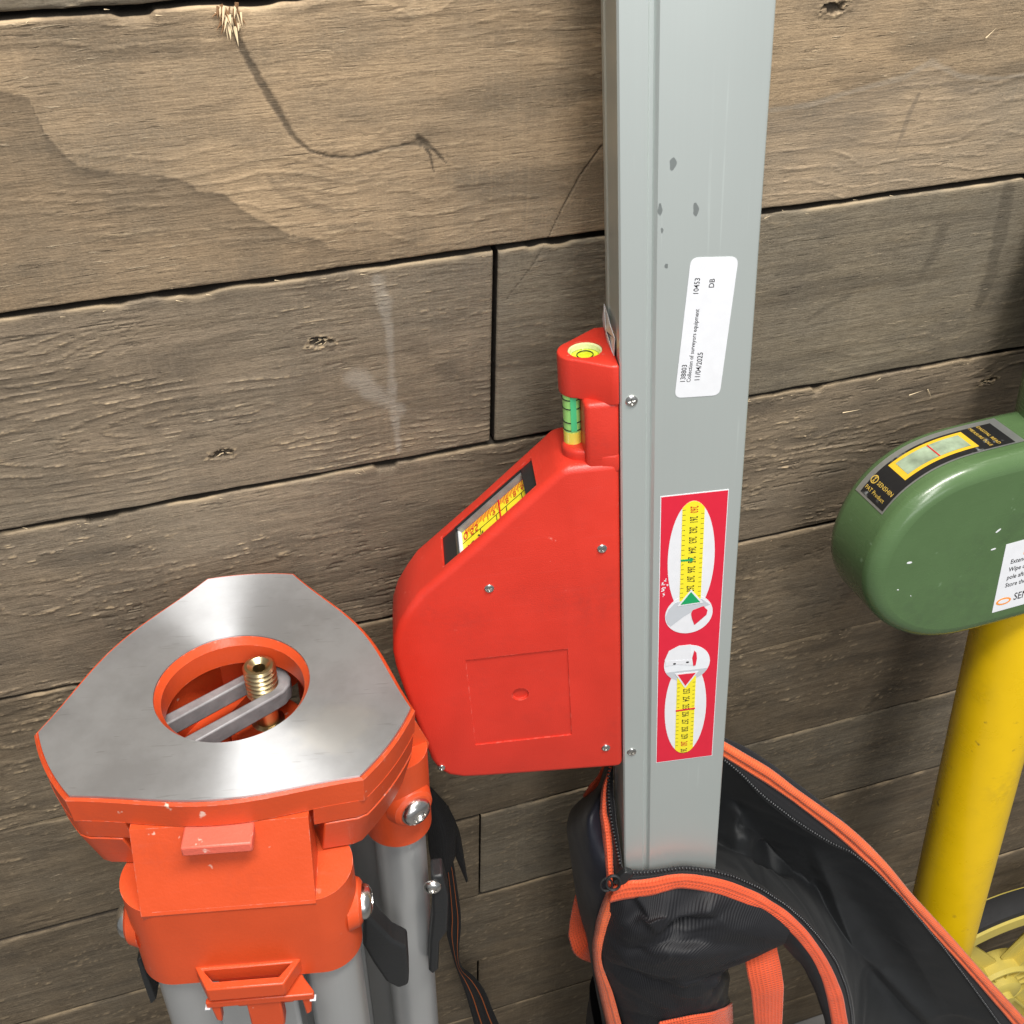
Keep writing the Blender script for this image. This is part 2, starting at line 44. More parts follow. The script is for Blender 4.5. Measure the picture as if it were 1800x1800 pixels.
D['zip_side']=[(-2.3,428.8,-32.5),(-3,430.4,-31.3),(-3.5,432.1,-30),(-3.8,433.8,-28.8),(-4.1,435.5,-27.5),(-4.4,437.3,-26.3),(-4.7,439,-25.1),(-4.9,440.7,-23.8),(-5.1,442.5,-22.6),(-5.2,444.2,-21.3),(-5.4,446,-20.1),(-5.4,447.8,-18.8),(-5.3,449.5,-17.6),(-5.3,451.3,-16.4),(-5.2,453.1,-15.1),(-5.2,454.8,-13.9),(-5,456.6,-12.6),(-4.8,458.4,-11.4),(-4.7,460.1,-10.2),(-4.5,461.9,-8.9),(-4.3,463.6,-7.7),(-4.1,465.4,-6.4),(-3.9,467.2,-5.2),(-3.7,468.9,-3.9),(-3.5,470.7,-2.7),(-3.3,472.5,-1.5),(-3.1,474.2,-0.2),(-3,476,1),(-2.8,477.8,2.3),(-2.6,479.5,3.5)]
D['left']=[[(0,486,-80),(-3.8,503,-80),(-14.3,504.5,-73.3),(-23.5,513.4,-70.9),(-27.3,527.2,-68),(-26.6,544.7,-66.3),(-25.8,562.7,-64.7),(-24.8,581.5,-63.2),(-23.6,600.8,-61.7),(-21.4,620.1,-59.9),(-18.3,639,-57.6),(-15.6,658.5,-55.3),(-14.4,678.6,-52.9),(-11.8,701,-51.5),(-8.3,725,-50.7),(-4.7,750,-50),(-1.8,777.5,-50),(1.2,806.1,-50)],[(-1.8,463.9,-62),(-5.8,471.9,-55.3),(-13.6,472.3,-44.9),(-20,478.9,-38.8),(-23.8,490.2,-35.2),(-24.2,506.1,-33.7),(-23.6,523.7,-33),(-22.7,542.7,-33),(-21.4,561.4,-32.3),(-19.9,581.1,-32),(-18.7,601.3,-31.5),(-18.4,620.4,-30),(-16.7,642.6,-30),(-14.7,665.6,-30),(-12.4,689.4,-30),(-10,714.1,-30),(-7.5,739.6,-30),(-5,766.1,-30)],[(-2.4,447.1,-48),(-6.1,458.4,-44.7),(-11,460,-33.5),(-16.7,460,-21.9),(-19,469.7,-16.9),(-19.1,483.2,-14.2),(-18.7,498.5,-12.6),(-17.6,515.7,-12),(-17.2,535.3,-12.8),(-18.1,556.8,-14.5),(-19.2,578.8,-16.1),(-19.4,602.4,-18),(-18.2,623.8,-18),(-16.6,645.9,-18),(-14.5,668.8,-18),(-12.4,692.5,-18),(-10.1,717,-18),(-7.6,742.4,-18)],[(-1.5,437.6,-40),(-5.2,449.8,-37.8),(-7.5,459.8,-32.9),(-8.9,467.8,-26.1),(-9.3,474,-17.8),(-9.7,481.6,-10.7),(-10.1,490.3,-4.4),(-10.5,502.2,-0.3),(-13.2,522,-2.4),(-16.3,541.9,-4),(-18.6,561.7,-4.7),(-19.4,581.9,-5),(-18.7,602.7,-5),(-16.3,624.2,-5),(-13.7,646.4,-5),(-10.9,669.3,-5),(-8.4,693.2,-5),(-5.7,717.9,-5)]]
D['loop']=[[(-23.3,597.1,-66),(-25.1,605.4,-66),(-26.5,614,-66),(-27.9,622.8,-66),(-29.3,631.7,-66),(-30.2,639.6,-65),(-31,647.4,-64),(-30.1,652.1,-60.9),(-29.1,656.5,-57.6),(-26,654.7,-51.6),(-21.9,650.6,-45.7),(-17.5,645.6,-40)],[(-21.9,599.7,-62),(-22.3,605.6,-62),(-21.7,611.7,-62),(-21,617.8,-62),(-20.3,624,-62),(-19.6,629.8,-61.7),(-19,634.7,-60.8),(-18.3,639.3,-59.7),(-17.7,641.5,-57.1),(-17,643.8,-54.5),(-16.4,638.8,-47.5),(-16.6,629.8,-38)]]
D['handle']=[[(80,581.7,6),(77.6,587,8),(78.2,593.2,10.4),(79.1,600,12.4),(80.6,608.4,13.5),(82,618.1,14),(83.3,628.9,14),(84.6,639.8,14),(85.9,651,14),(87.2,663,13.7),(88.4,675.3,13.3),(89.7,687.9,12.8),(91,700.8,12.4),(92.3,713.9,12)],[(87.8,571.2,8),(87.8,578.7,9.8),(88.5,586.3,11.6),(89.4,594,13.4),(90.7,602.6,14.8),(92.1,611.6,16),(93,622.9,16),(94,634.4,16),(94.9,646.1,16),(96,658.4,15.8),(97.1,671.5,15.3),(98.3,684.8,14.9),(99.5,698.3,14.4),(100.8,712.1,14)],[(97.9,568.8,6),(97.9,576.4,8.1),(99.3,584.8,9.8),(100.8,593.3,11.5),(102.1,602.7,12.8),(103.4,612.6,13.9),(104.1,624.3,14),(104.8,636.4,14),(105.5,648.7,14),(106.2,661.5,13.9),(107.4,675.3,13.4),(108.6,689.4,12.9),(109.7,703.9,12.5),(111,718.6,12)]]
D['band']=[[(18.3,623.5,21),(22.7,621.6,21.6),(27,619.8,22.2),(31.3,618,22.9),(35.6,616.1,23.5),(39.9,615.1,23.8),(44.8,617.5,22.4),(49.8,619.9,21),(55,623.5,18.7),(60.9,630.8,13.7),(67.1,638.9,8.2),(75.6,660,-6)],[(21.1,636.7,21.5),(25.1,633.9,22.3),(29.1,631.1,23),(33.1,628.3,23.8),(37,625.5,24.6),(41.3,625.3,24.3),(46.1,627.9,22.8),(50.9,630.5,21.4),(56.1,635.2,18.5),(61.9,642.6,13.7),(68.1,652,7.7),(76.7,673.6,-6)],[(23.3,650.6,21),(27.3,648,21.7),(31.3,645.4,22.3),(35.2,642.9,23),(39.1,640.3,23.7),(43.4,640.2,23.3),(48,642.3,22),(52.6,644.4,20.7),(57.7,648.8,17.9),(63.4,656.2,13.3),(69.4,664.9,7.7),(77.8,686.8,-6)]]
D['shoulder']=[[(-1.7,459.6,-62),(-3.4,464.3,-62),(-5,469,-62),(-6.8,473.5,-62),(-9.3,477.3,-62),(-11.8,481.3,-62.2),(-13.7,488.1,-64.1),(-15.6,495,-66)],[(2.3,460.1,-60),(1,465.6,-60),(-0.2,471.1,-60),(-2.1,476.1,-60),(-4.5,480.7,-60),(-6.9,486.2,-60.8),(-9.2,493.8,-63.4),(-11.6,501.4,-66)]]
D['zip_corner']=[(-2.3,480,8),(-8.8,479.7,12),(-5.4,473.9,8),(-12.5,484.9,9)]
D['pent']=[(34.17,284.13),(34.94,282.09),(40.21,280.19),(42.38,283.2),(41.92,286.17),(36.08,292.07),(34.69,287.47)]
D['grey1']=[(22.32,288.88),(21.42,284.38),(22.98,279.76),(26.17,275.96),(31.85,274.67),(39.21,275.23),(43.48,279.6),(34.56,283.11),(30.51,285.75),(24.02,291.34)]
D['white2']=[(21.47,314.06),(23.49,308.06),(28.49,305.2),(34.81,305.28),(35.12,315.63),(27.86,314.72),(21.48,314.64)]
D['bar2']=[(21.91,314.71),(27.87,315.07),(35.55,315.7),(36.46,317.58),(36.1,319.86),(28.36,318.05),(21.97,318.43)]
D['ell2']=[(36.63,309.54),(37.8,311.44),(38.1,315.52),(37.57,320.09),(36.37,320.25),(35.68,314.56)]
D['dots2']=[(26.55,317.3),(33.29,317.2),(27.9,316.46)]
D['lab']=[(27.81,152.7),(30.91,112.62),(30.28,153.55),(32.97,118.38),(33.95,153.44),(35.66,140.03),(37.26,108.6)]
D['torn']=[(130.9,-36.5),(130,-24.4),(130.2,-14.3),(133.9,-8.9),(142.5,-9.5),(144.4,-22.6),(146.8,-36.4),(139.5,-38.8)]
D['W']={'stroke':[(30.8,1252.6,3),(32.6,1243.3,5),(36.4,1233.6,5),(40.5,1223.5,5.5),(44.8,1214.1,5),(48.3,1205.6,3.5),(54.4,1199,2.5),(62.1,1195.7,2.2),(71.3,1194.4,2.2),(82,1196,2),(94,1197.6,2.2),(99.9,1197.4,6)],'fork1':[(98.8,1200,5),(103.4,1192.1,2),(104.9,1184.3,1)],'fork2':[(100,1198.6,5),(105.9,1193,2.4),(110.2,1187.5,1)],'cut':[(179.7,1187,1.4),(171.2,1174.9,1.4),(162.9,1158.3,1),(156.9,1143.5,0.8),(150.5,1132.7,0.8),(138.6,1116.3,0.6)],'blob':[(-61.3,1230.5,14),(-52.7,1223.4,16),(-48.6,1216.5,12),(-57.6,1208.7,18),(-42.6,1204.6,10)],'tide':[(-66.8,1237.2),(-52.7,1233.8),(-43.8,1231.2),(-42,1216.8),(-32.5,1203.9),(-18.9,1199.5),(9.5,1190),(19.7,1183.8),(27.2,1172.7),(40.3,1164.4),(54,1158.4),(73.2,1151.5)],'flow':[(-58.6,1197.5,7),(-44.8,1195.7,6),(-33.2,1201.2,7),(-18.9,1199.5,5),(-5.3,1193.1,3),(9.1,1187.6,3),(19.5,1182.6,7),(27.2,1172.7,9),(40.1,1163.1,5),(44.7,1161.1,3)],'flow2':[(3.8,1219.5,4),(18.6,1220.2,7),(29.6,1222.3,4)],'flow3':[(59.4,1164.3,4),(69.1,1163,8),(76.5,1164.6,3)],'flow4':[(36.4,1190.3,4),(42.3,1182.1,8),(62.4,1171.3,3)],'pale':[(257.5,1194.1,4),(278.8,1194.5,4),(300.9,1198.8,4),(326.2,1202.8,4),(337.9,1208.2,5),(357.5,1199.8,4),(380.3,1196.9,4),(402,1198.3,5)],'paint':[(77.4,1136.7,12),(80.5,1124.4,9),(81.9,1108.9,7),(82.2,1089.6,8),(81.8,1069.4,8),(83.2,1036.7,5)],'paint2':[(63.4,1085,16),(73.7,1074.5,18),(84.3,1061.9,12)],'darkb':[(69.7,1098.4,14),(91.5,1100.8,12),(102.1,1085.8,16),(119.1,1072.3,14)],'darkr':[(404.4,1147.8,10),(412.9,1108,14),(416.5,1079.6,12),(415.7,1066.9,8)],'darkr2':[(374.3,1123.4,14),(374.1,1103.6,12),(370.3,1093.9,10)],'darkr3':[(306.5,1076.3,4),(315.3,1081.9,6),(327.6,1086.9,5)],'ink':[(452.1,685.2,9),(461.9,696.5,14),(474.4,706.5,10)],'faint':[(336.6,1193.9,3),(334.5,1186,4),(333.3,1175.1,4),(331.7,1166.8,2)],'holes':[(49.9,1108.1),(-2.2,1053.6),(281,1236.9),(443.3,1008),(200.1,1245.8)],'ring':[(-18.9,1093.2),(113.3,1066.5),(49.4,1108.5)],'tuft':[(30.8,1252.6),(35.7,1248.2)],'whitechip':[(363.3,1217.4)],'dark2':[(340.5,858.8,10),(365,845.8,14)]}
D['strapL']=[(81.3,-50,748),(85,-50,727),(88.3,-50,705.1),(89.4,-50,682.5),(89.9,-50,659.1),(89.9,-50,634.9),(89,-50,610.3),(91.7,-50,583.2),(95,-50,554.7),(99.1,-50,524.9),(103.5,-50,493.5),(107.3,-50,460.4),(111.2,-50,425.6),(115.3,-50,388.8)]
D['strapR']=[(87.3,-50,759),(91.7,-50,736.3),(94.4,-50,712.4),(96.2,-50,687.3),(97.9,-50,661.1),(99.5,-50,633.6),(99.4,-50,605.7),(97.8,-50,577.4),(99.4,-50,548.3),(110.8,-50,520.3),(119.7,-50,487.9),(126.2,-50,450.8),(133.3,-50,411.5),(141,-50,369.7)]
D['tailL']=[(76.3,-60,824.8),(76.3,-60,810.6),(76.2,-60,796),(76.3,-60,780.9),(76.5,-60,765.3),(76.9,-60,749.2),(78.2,-60,732.3),(79.5,-60,714.8)]
D['tailR']=[(79,-60,821.2),(83.4,-60,810.8),(87.8,-60,800.2),(91.2,-60,788.4),(94,-60,775.9),(94.1,-60,763.2),(94,-60,750.3),(93.9,-60,737)]
D['hookL']=[(88.2,-55,783.3),(89.6,-55,771.3),(91.1,-55,758.9),(92.7,-55,746.2),(94.4,-55,733.3),(96.7,-55,720),(99.4,-55,706.4),(102.1,-55,692.5)]
D['hookR']=[(90.5,-55,788.2),(93.2,-55,775.8),(96,-55,763.1),(98.1,-55,750.1),(99.3,-55,736.6),(100.4,-55,722.7),(101.5,-55,708.5),(102.5,-55,693.9)]
D['fold_in']=[[(85.1,552.3),(90.6,533.9),(99.5,558.3)],[(88.4,524),(103.2,567.1),(124.8,589.4),(143.3,622.6)],[(94.5,566.7),(111.8,586.8),(130.1,613)],[(134,546.5),(150.2,590.6),(159.5,620.5),(173,658.3),(186.6,679.4),(203.2,706.4)],[(130.9,555.1),(144.7,596.1),(152.5,624.5),(164.5,658.6)],[(144.1,586.2),(144.6,619.4)],[(188,693.9),(222.2,747),(253.9,789.3)],[(198.7,699.3),(231.4,741.8),(262.8,794.8)],[(115.9,538.8),(138.4,572.2),(163.6,619.9)],[(198.5,634),(222.4,682),(249.5,741.9)]]
D['fold_front']=[[(-3.1,484.5),(7.1,500.2),(15.4,514.1)],[(15.4,514.1),(34.1,508.7),(54.2,501.9)],[(14.8,521.6),(34.3,516.3),(56.4,511.6)],[(0.9,494.3),(11.3,516.7)],[(25.2,517.9),(37.4,514.6)],[(-16.9,538.9),(4.4,554.8),(33.5,567.6),(62.7,567.7)],[(-13.7,566.6),(11.7,576.9),(44.9,580.5)],[(53.2,601.7),(64.8,594.3)],[(50.9,591.1),(63.5,582.1)]]
D['leverA']=[(51.2,-38,-112.2),(55.9,-38,-122.7),(63.3,-38,-138.4),(70.2,-38,-145.4),(69.9,-38,-167.3),(69.1,-38,-177.2),(63.7,-38,-179.5),(57.7,-38,-172.5),(52.2,-38,-155),(48.5,-38,-140.1)]
D['clampB']=[(83.6,-8,-127.9),(89.8,-8,-127.3),(92.1,-8,-145.3),(90.6,-8,-174.5),(85.9,-8,-184),(84.3,-8,-208.9),(81,-8,-213.3),(78.9,-8,-209.3),(80.7,-8,-183.3),(83.2,-8,-158.6)]
D['sliverC']=[(-57,-45,-125.6),(-54.9,-45,-124),(-53.5,-45,-158.2),(-57.1,-45,-162.6),(-57.3,-45,-144.2)]
D['boltB']=[(84.1,-12,-135.2)]
# ------------------------------------------------------------------ helpers
def tag(o, label=None, cat=None, group=None, kind=None):
    for k, v in (('label', label), ('category', cat), ('group', group), ('kind', kind)):
        if v: o[k] = v
    return o
def empty(name, mw, label, cat):
    o = bpy.data.objects.new(name, None); COL.objects.link(o); o.matrix_world = mw; o.empty_display_size = .02
    return tag(o, label, cat)
def smooth(me, ang=32):
    me.polygons.foreach_set('use_smooth', [True] * len(me.polygons)); me.set_sharp_from_angle(angle=math.radians(ang))
def link(name, me, mat, parent=None, sm=32, mw=None):
    if mat is not None and not me.materials: me.materials.append(mat)
    if sm: smooth(me, sm)
    o = bpy.data.objects.new(name, me); COL.objects.link(o)
    if mw is not None: o.matrix_world = mw
    if parent: o.parent = parent
    return o
def from_bm(bm, recalc=True):
    if recalc: bmesh.ops.recalc_face_normals(bm, faces=bm.faces)
    me = bpy.data.meshes.new('mesh'); bm.to_mesh(me); bm.free(); return me
def obj(name, bm, mat, parent=None, sm=32, recalc=True, mw=None): return link(name, from_bm(bm, recalc), mat, parent, sm, mw)
def bevelmod(o, w, seg=3, ang=35):
    m = o.modifiers.new('bevel', 'BEVEL'); m.width = w; m.segments = seg; m.limit_method = 'ANGLE'; m.angle_limit = math.radians(ang); m.harden_normals = False
    return o
def solid(o, t, off=0):
    m = o.modifiers.new('solid', 'SOLIDIFY'); m.thickness = t; m.offset = off; return o
def bake_mods(o):
    dg = bpy.context.evaluated_depsgraph_get(); dg.update()
    me = bpy.data.meshes.new_from_object(o.evaluated_get(dg)); o.modifiers.clear(); o.data = me; return o
def cut(o, cutters):
    for c in cutters:
        m = o.modifiers.new('b', 'BOOLEAN'); m.operation = 'DIFFERENCE'; m.object = c; m.solver = 'EXACT'
    bpy.context.view_layer.update(); bake_mods(o)
    for c in cutters: bpy.data.objects.remove(c)
    return o
def prism(bm, pts, a0, a1, axis=2, top=1.0, mid=None):
    """closed outline pts (2d) pushed along an axis from a0 to a1; top scales the far end"""
    def P(p, a):
        if axis == 2: return (p[0], p[1], a)
        if axis == 1: return (p[0], a, p[1])
        return (a, p[0], p[1])
    cx = sum(p[0] for p in pts) / len(pts); cy = sum(p[1] for p in pts) / len(pts)
    A = [bm.verts.new(P(p, a0)) for p in pts]
    B = [bm.verts.new(P((cx + (p[0] - cx) * top, cy + (p[1] - cy) * top), a1)) for p in pts]
    n = len(pts); bm.faces.new(A[::-1]); bm.faces.new(B)
    for i in range(n): bm.faces.new((A[i], A[(i + 1) % n], B[(i + 1) % n], B[i]))
    return A + B
def box(bm, x0, x1, y0, y1, z0, z1): return prism(bm, [(x0, y0), (x1, y0), (x1, y1), (x0, y1)], z0, z1)
def lathe(bm, prof, M=Matrix(), n=32, closed=False):
    rings = []
    for r, z in prof:
        rings.append([bm.verts.new(M @ Vector((max(r, 1e-6) * math.cos(2 * math.pi * k / n), max(r, 1e-6) * math.sin(2 * math.pi * k / n), z))) for k in range(n)])
    for a, b in zip(rings, rings[1:] + (rings[:1] if closed else [])):
        for k in range(n): bm.faces.new((a[k], a[(k + 1) % n], b[(k + 1) % n], b[k]))
    if not closed:
        bm.faces.new(rings[0][::-1]); bm.faces.new(rings[-1])
def arc(cx, cy, r, a0, a1, n): return [(cx + r * math.cos(math.radians(a0 + (a1 - a0) * i / n)), cy + r * math.sin(math.radians(a0 + (a1 - a0) * i / n))) for i in range(n + 1)]
def T(x, y, z): return Matrix.Translation((x, y, z))
def RX(a): return Matrix.Rotation(math.radians(a), 4, 'X')
def RY(a): return Matrix.Rotation(math.radians(a), 4, 'Y')
def RZ(a): return Matrix.Rotation(math.radians(a), 4, 'Z')
def crom(P, n):
    """Catmull-Rom resampling along axis 0"""
    P = np.asarray(P, float); m = len(P); t = np.linspace(0, m - 1, n); i = np.minimum(t.astype(int), m - 2); f = (t - i)
    f = f.reshape((-1,) + (1,) * (P.ndim - 1))
    p0 = P[np.maximum(i - 1, 0)]; p1 = P[i]; p2 = P[i + 1]; p3 = P[np.minimum(i + 2, m - 1)]
    return .5 * (2 * p1 + (p2 - p0) * f + (2 * p0 - 5 * p1 + 4 * p2 - p3) * f * f + (3 * p1 - p0 - 3 * p2 + p3) * f ** 3)
def hash2(ix, iy, s):
    h = (ix.astype(np.int64) * 374761393 + iy.astype(np.int64) * 668265263 + s * 974711) & 0x7fffffff
    h = ((h ^ (h >> 13)) * 1274126177) & 0x7fffffff
    return ((h ^ (h >> 16)) & 0xffff) / 65535.0
def vn(x, y, s=0):
    ix = np.floor(x); iy = np.floor(y); fx = x - ix; fy = y - iy; fx = fx * fx * (3 - 2 * fx); fy = fy * fy * (3 - 2 * fy)
    a = hash2(ix, iy, s); b = hash2(ix + 1, iy, s); c = hash2(ix, iy + 1, s); d = hash2(ix + 1, iy + 1, s)
    return (a * (1 - fx) + b * fx) * (1 - fy) + (c * (1 - fx) + d * fx) * fy
def fbm(x, y, s=0, o=4):
    r = 0; a = .5; t = 0
    for k in range(o): r = r + a * vn(x * 2 ** k, y * 2 ** k, s + k * 17); t += a; a *= .5
    return r / t
def sst(x, a, b): t = np.clip((x - a) / (b - a), 0, 1); return t * t * (3 - 2 * t)
def grid_mesh(V, uv=False):
    h, w = V.shape[:2]; me = bpy.data.meshes.new('mesh')
    idx = np.arange(h * w).reshape(h, w); f = np.stack([idx[:-1, :-1], idx[:-1, 1:], idx[1:, 1:], idx[1:, :-1]], -1).reshape(-1, 4)
    set_mesh(me, V.reshape(-1, 3), f)
    if uv:
        d1 = np.r_[0, np.cumsum(np.linalg.norm(np.diff(V[h // 2], axis=0), axis=1))]; d0 = np.r_[0, np.cumsum(np.linalg.norm(np.diff(V[:, w // 2], axis=0), axis=1))]
        U = np.stack(np.meshgrid(d1, d0), -1).reshape(-1, 2)[f.reshape(-1)]
        l = me.uv_layers.new(name='UVMap'); l.data.foreach_set('uv', U.astype(np.float32).ravel())
    return me
def set_mesh(me, V, f):
    me.vertices.add(len(V)); me.vertices.foreach_set('co', np.asarray(V, np.float32).ravel())
    me.loops.add(f.size); me.loops.foreach_set('vertex_index', f.ravel().astype(np.int32)); k = f.shape[1]
    me.polygons.add(len(f)); me.polygons.foreach_set('loop_start', np.arange(0, f.size, k, dtype=np.int32))
    me.update(calc_edges=True); me.validate()

# ------------------------------------------------------------------ materials
class N:
    def __init__(s, name):
        s.m = bpy.data.materials.new(name); s.m.use_nodes = True; s.t = s.m.node_tree; s.b = s.t.nodes['Principled BSDF']; s._tc = None
    def n(s, typ, **kw):
        x = s.t.nodes.new(typ)
        for k, v in kw.items():
            if k.startswith('i_'):
                key = k[2:]; key = int(key) if key.isdigit() else key.replace('_', ' ')
                s.put(x.inputs[key], v)
            else: setattr(x, k, v)
        return x
    def put(s, inp, v):
        if isinstance(v, bpy.types.NodeSocket): s.t.links.new(v, inp)
        elif isinstance(v, tuple) and len(v) == 3 and inp.type == 'RGBA': inp.default_value = (*v, 1)
        else: inp.default_value = v
    def tc(s, out='Object'):
        if not s._tc: s._tc = s.n('ShaderNodeTexCoord')
        return s._tc.outputs[out]
    def map(s, scale, out='Object', rot=(0, 0, 0)): return s.n('ShaderNodeMapping', i_Vector=s.tc(out), i_Scale=scale, i_Rotation=rot).outputs[0]
    def noise(s, scale, detail=4, rough=.55, vec=None, dist=0):
        return s.n('ShaderNodeTexNoise', i_Vector=vec or s.tc(), i_Scale=scale, i_Detail=detail, i_Roughness=rough, i_Distortion=dist).outputs[0]
    def ramp(s, f, a, b, ca=(0, 0, 0), cb=(1, 1, 1)):
        r = s.n('ShaderNodeValToRGB', i_0=f); e = r.color_ramp.elements; e[0].position = a; e[1].position = b; e[0].color = (*ca, 1); e[1].color = (*cb, 1); return r.outputs[0]
    def mix(s, f, a, b, mode='MIX'):
        x = s.n('ShaderNodeMix', data_type='RGBA', blend_type=mode); s.put(x.inputs[0], f); s.put(x.inputs[6], a); s.put(x.inputs[7], b); return x.outputs[2]
    def math(s, op, a, b=0.): x = s.n('ShaderNodeMath', operation=op); s.put(x.inputs[0], a); s.put(x.inputs[1], b); return x.outputs[0]
    def bump(s, h, st, dist=.001, prev=None):
        x = s.n('ShaderNodeBump', i_Height=h, i_Strength=st, i_Distance=dist)
        if prev: s.put(x.inputs['Normal'], prev)
        return x.outputs[0]
    def set(s, **kw):
        for k, v in kw.items(): s.put(s.b.inputs[k.replace('_', ' ')], v)
        return s.m
def paint(name, col, rough=.4, tex=900, tst=.15, wear=0, wearcol=(.6, .55, .5), spec=.5, coat=0, var=.06, vs=30, edge=0, edgecol=(.6, .58, .56), grime=0):
    k = N(name); big = k.noise(vs, 4)
    c = k.mix(k.ramp(big, .3, .7), tuple(x * (1 - var) for x in col), tuple(min(1, x * (1 + var)) for x in col))
    if wear:
        w = k.noise(140, 3); w2 = k.noise(22, 3)
        f = k.math('MULTIPLY', k.ramp(w, .70 - wear * .1, .74), k.ramp(w2, .5, .62)); c = k.mix(f, c, wearcol)
    if edge:
        bv = k.n('ShaderNodeBevel', samples=4, i_Radius=.0007).outputs[0]; dt = k.n('ShaderNodeVectorMath', operation='DOT_PRODUCT', i_0=bv, i_1=k.n('ShaderNodeNewGeometry').outputs['Normal']).outputs['Value']
        e = k.math('MULTIPLY', k.ramp(dt, .90, .985, (1, 1, 1), (0, 0, 0)), k.math('MULTIPLY', k.ramp(k.noise(260, 4), .50, .62), edge)); c = k.mix(e, c, edgecol)
    if grime: c = k.mix(k.math('MULTIPLY', k.math('MULTIPLY', k.ramp(k.noise(18, 5, .65), .5, .75), k.ramp(k.noise(260, 3), .35, .6)), grime), c, tuple(x * .45 + .02 for x in col))
    sk = k.noise(1, 2, .5, k.map((40, 40, 900), rot=(.3, .5, .2)), .5); ro_s = k.math('MULTIPLY', k.ramp(sk, .6, .7), .12)
    ro = k.math('ADD', k.math('ADD', k.math('MULTIPLY', k.noise(60, 5), .26), ro_s), rough - .13)
    return k.set(Base_Color=c, Roughness=ro, Normal=k.bump(k.noise(tex, 2), tst, .0006), Specular_IOR_Level=spec, Coat_Weight=coat)
def flat(name, col, rough=.5, metal=0, **kw):
    k = N(name); n = k.noise(220, 3)
    c = k.mix(k.ramp(n, .3, .7), tuple(x * .975 for x in col), tuple(min(1, x * 1.02) for x in col))
    return k.set(Base_Color=c, Roughness=k.math('ADD', k.math('MULTIPLY', n, .12), rough - .06), Metallic=metal, **kw)
M_red = paint('red_plastic', (.60, .034, .018), .42, 1500, .22, wear=.15, wearcol=(.8, .25, .2), edge=.35, edgecol=(.85, .30, .24), grime=.35)
M_orange = paint('orange_paint', (.58, .070, .017), .38, 700, .14, wear=.22, wearcol=(.70, .55, .45), edge=.35, edgecol=(.68, .45, .38), grime=.3)
M_green = paint('green_paint', (.080, .142, .058), .26, 500, .08, wear=.25, wearcol=(.28, .40, .26), coat=.15, edge=.5, edgecol=(.28, .38, .26), grime=.5)
M_yellow = paint('yellow_paint', (.78, .505, .004), .3, 300, .06, wear=.5, wearcol=(.30, .19, .02), grime=.4)
M_paleyellow = paint('pale_yellow_plastic', (.62, .50, .11), .5, 500, .1)
M_black = paint('black_plastic', (.016, .017, .018), .42, 900, .15, spec=.5)
M_rubber = paint('black_rubber', (.02, .02, .021), .75, 1200, .4)
M_dark = flat('dark_void', (.012, .010, .009), .9)
M_silver = flat('screw_steel', (.72, .71, .68), .25, 1.0)
M_brass = flat('brass', (.52, .42, .24), .32, 1.0)
M_white = flat('white_paper', (.72, .735, .77), .5)
M_ink = flat('black_ink', (.012, .012, .014), .5)
M_redink = flat('red_ink', (.55, .015, .02), .45)
M_stkred = flat('sticker_red', (.66, .018, .045), .35)
M_stkyel = flat('sticker_yellow', (.86, .74, .03), .35)
M_stkgreen = flat('sticker_green', (.01, .33, .11), .35)
M_stkgrey = flat('sticker_grey', (.50, .53, .57), .4)
M_stklight = flat('sticker_light', (.75, .78, .82), .4)
M_gold = flat('gold_ink', (.62, .42, .08), .4)
M_orangeink = flat('orange_ink', (.85, .30, .05), .4)
M_castgrey = paint('cast_zinc', (.25, .245, .255), .58, 260, .35, var=.25, vs=90); M_castgrey.node_tree.nodes['Principled BSDF'].inputs['Metallic'].default_value = .35
def alu(name, col, rough, streak, metal=.82):
    k = N(name); g = k.noise(1, 5, .6, k.map((1500, 1500, 6))); b = k.noise(9, 3)
    c = k.mix(k.ramp(g, .3, .7), tuple(x * .985 for x in col), col); c = k.mix(k.math('MULTIPLY', k.ramp(b, .35, .75), .3), c, tuple(x * .84 for x in col)); s1 = k.noise(1, 2, .5, k.map((420, 420, 7)), .2); s2 = k.noise(14, 3); c = k.mix(k.math('MULTIPLY', k.ramp(s1, .66, .70), k.math('MULTIPLY', k.ramp(s2, .5, .62), .30)), c, tuple(min(1, x * 1.35) for x in col))
    ro = k.math('ADD', k.math('MULTIPLY', g, streak), rough - streak / 2)
    return k.set(Base_Color=c, Metallic=metal, Roughness=ro, Normal=k.bump(k.noise(1800, 2), .05, .0002))
M_alu = alu('anodised_aluminium', (.56, .61, .592), .36, .02, .5)
M_tube = alu('leg_aluminium', (.52, .53, .53), .34, .08, .6)
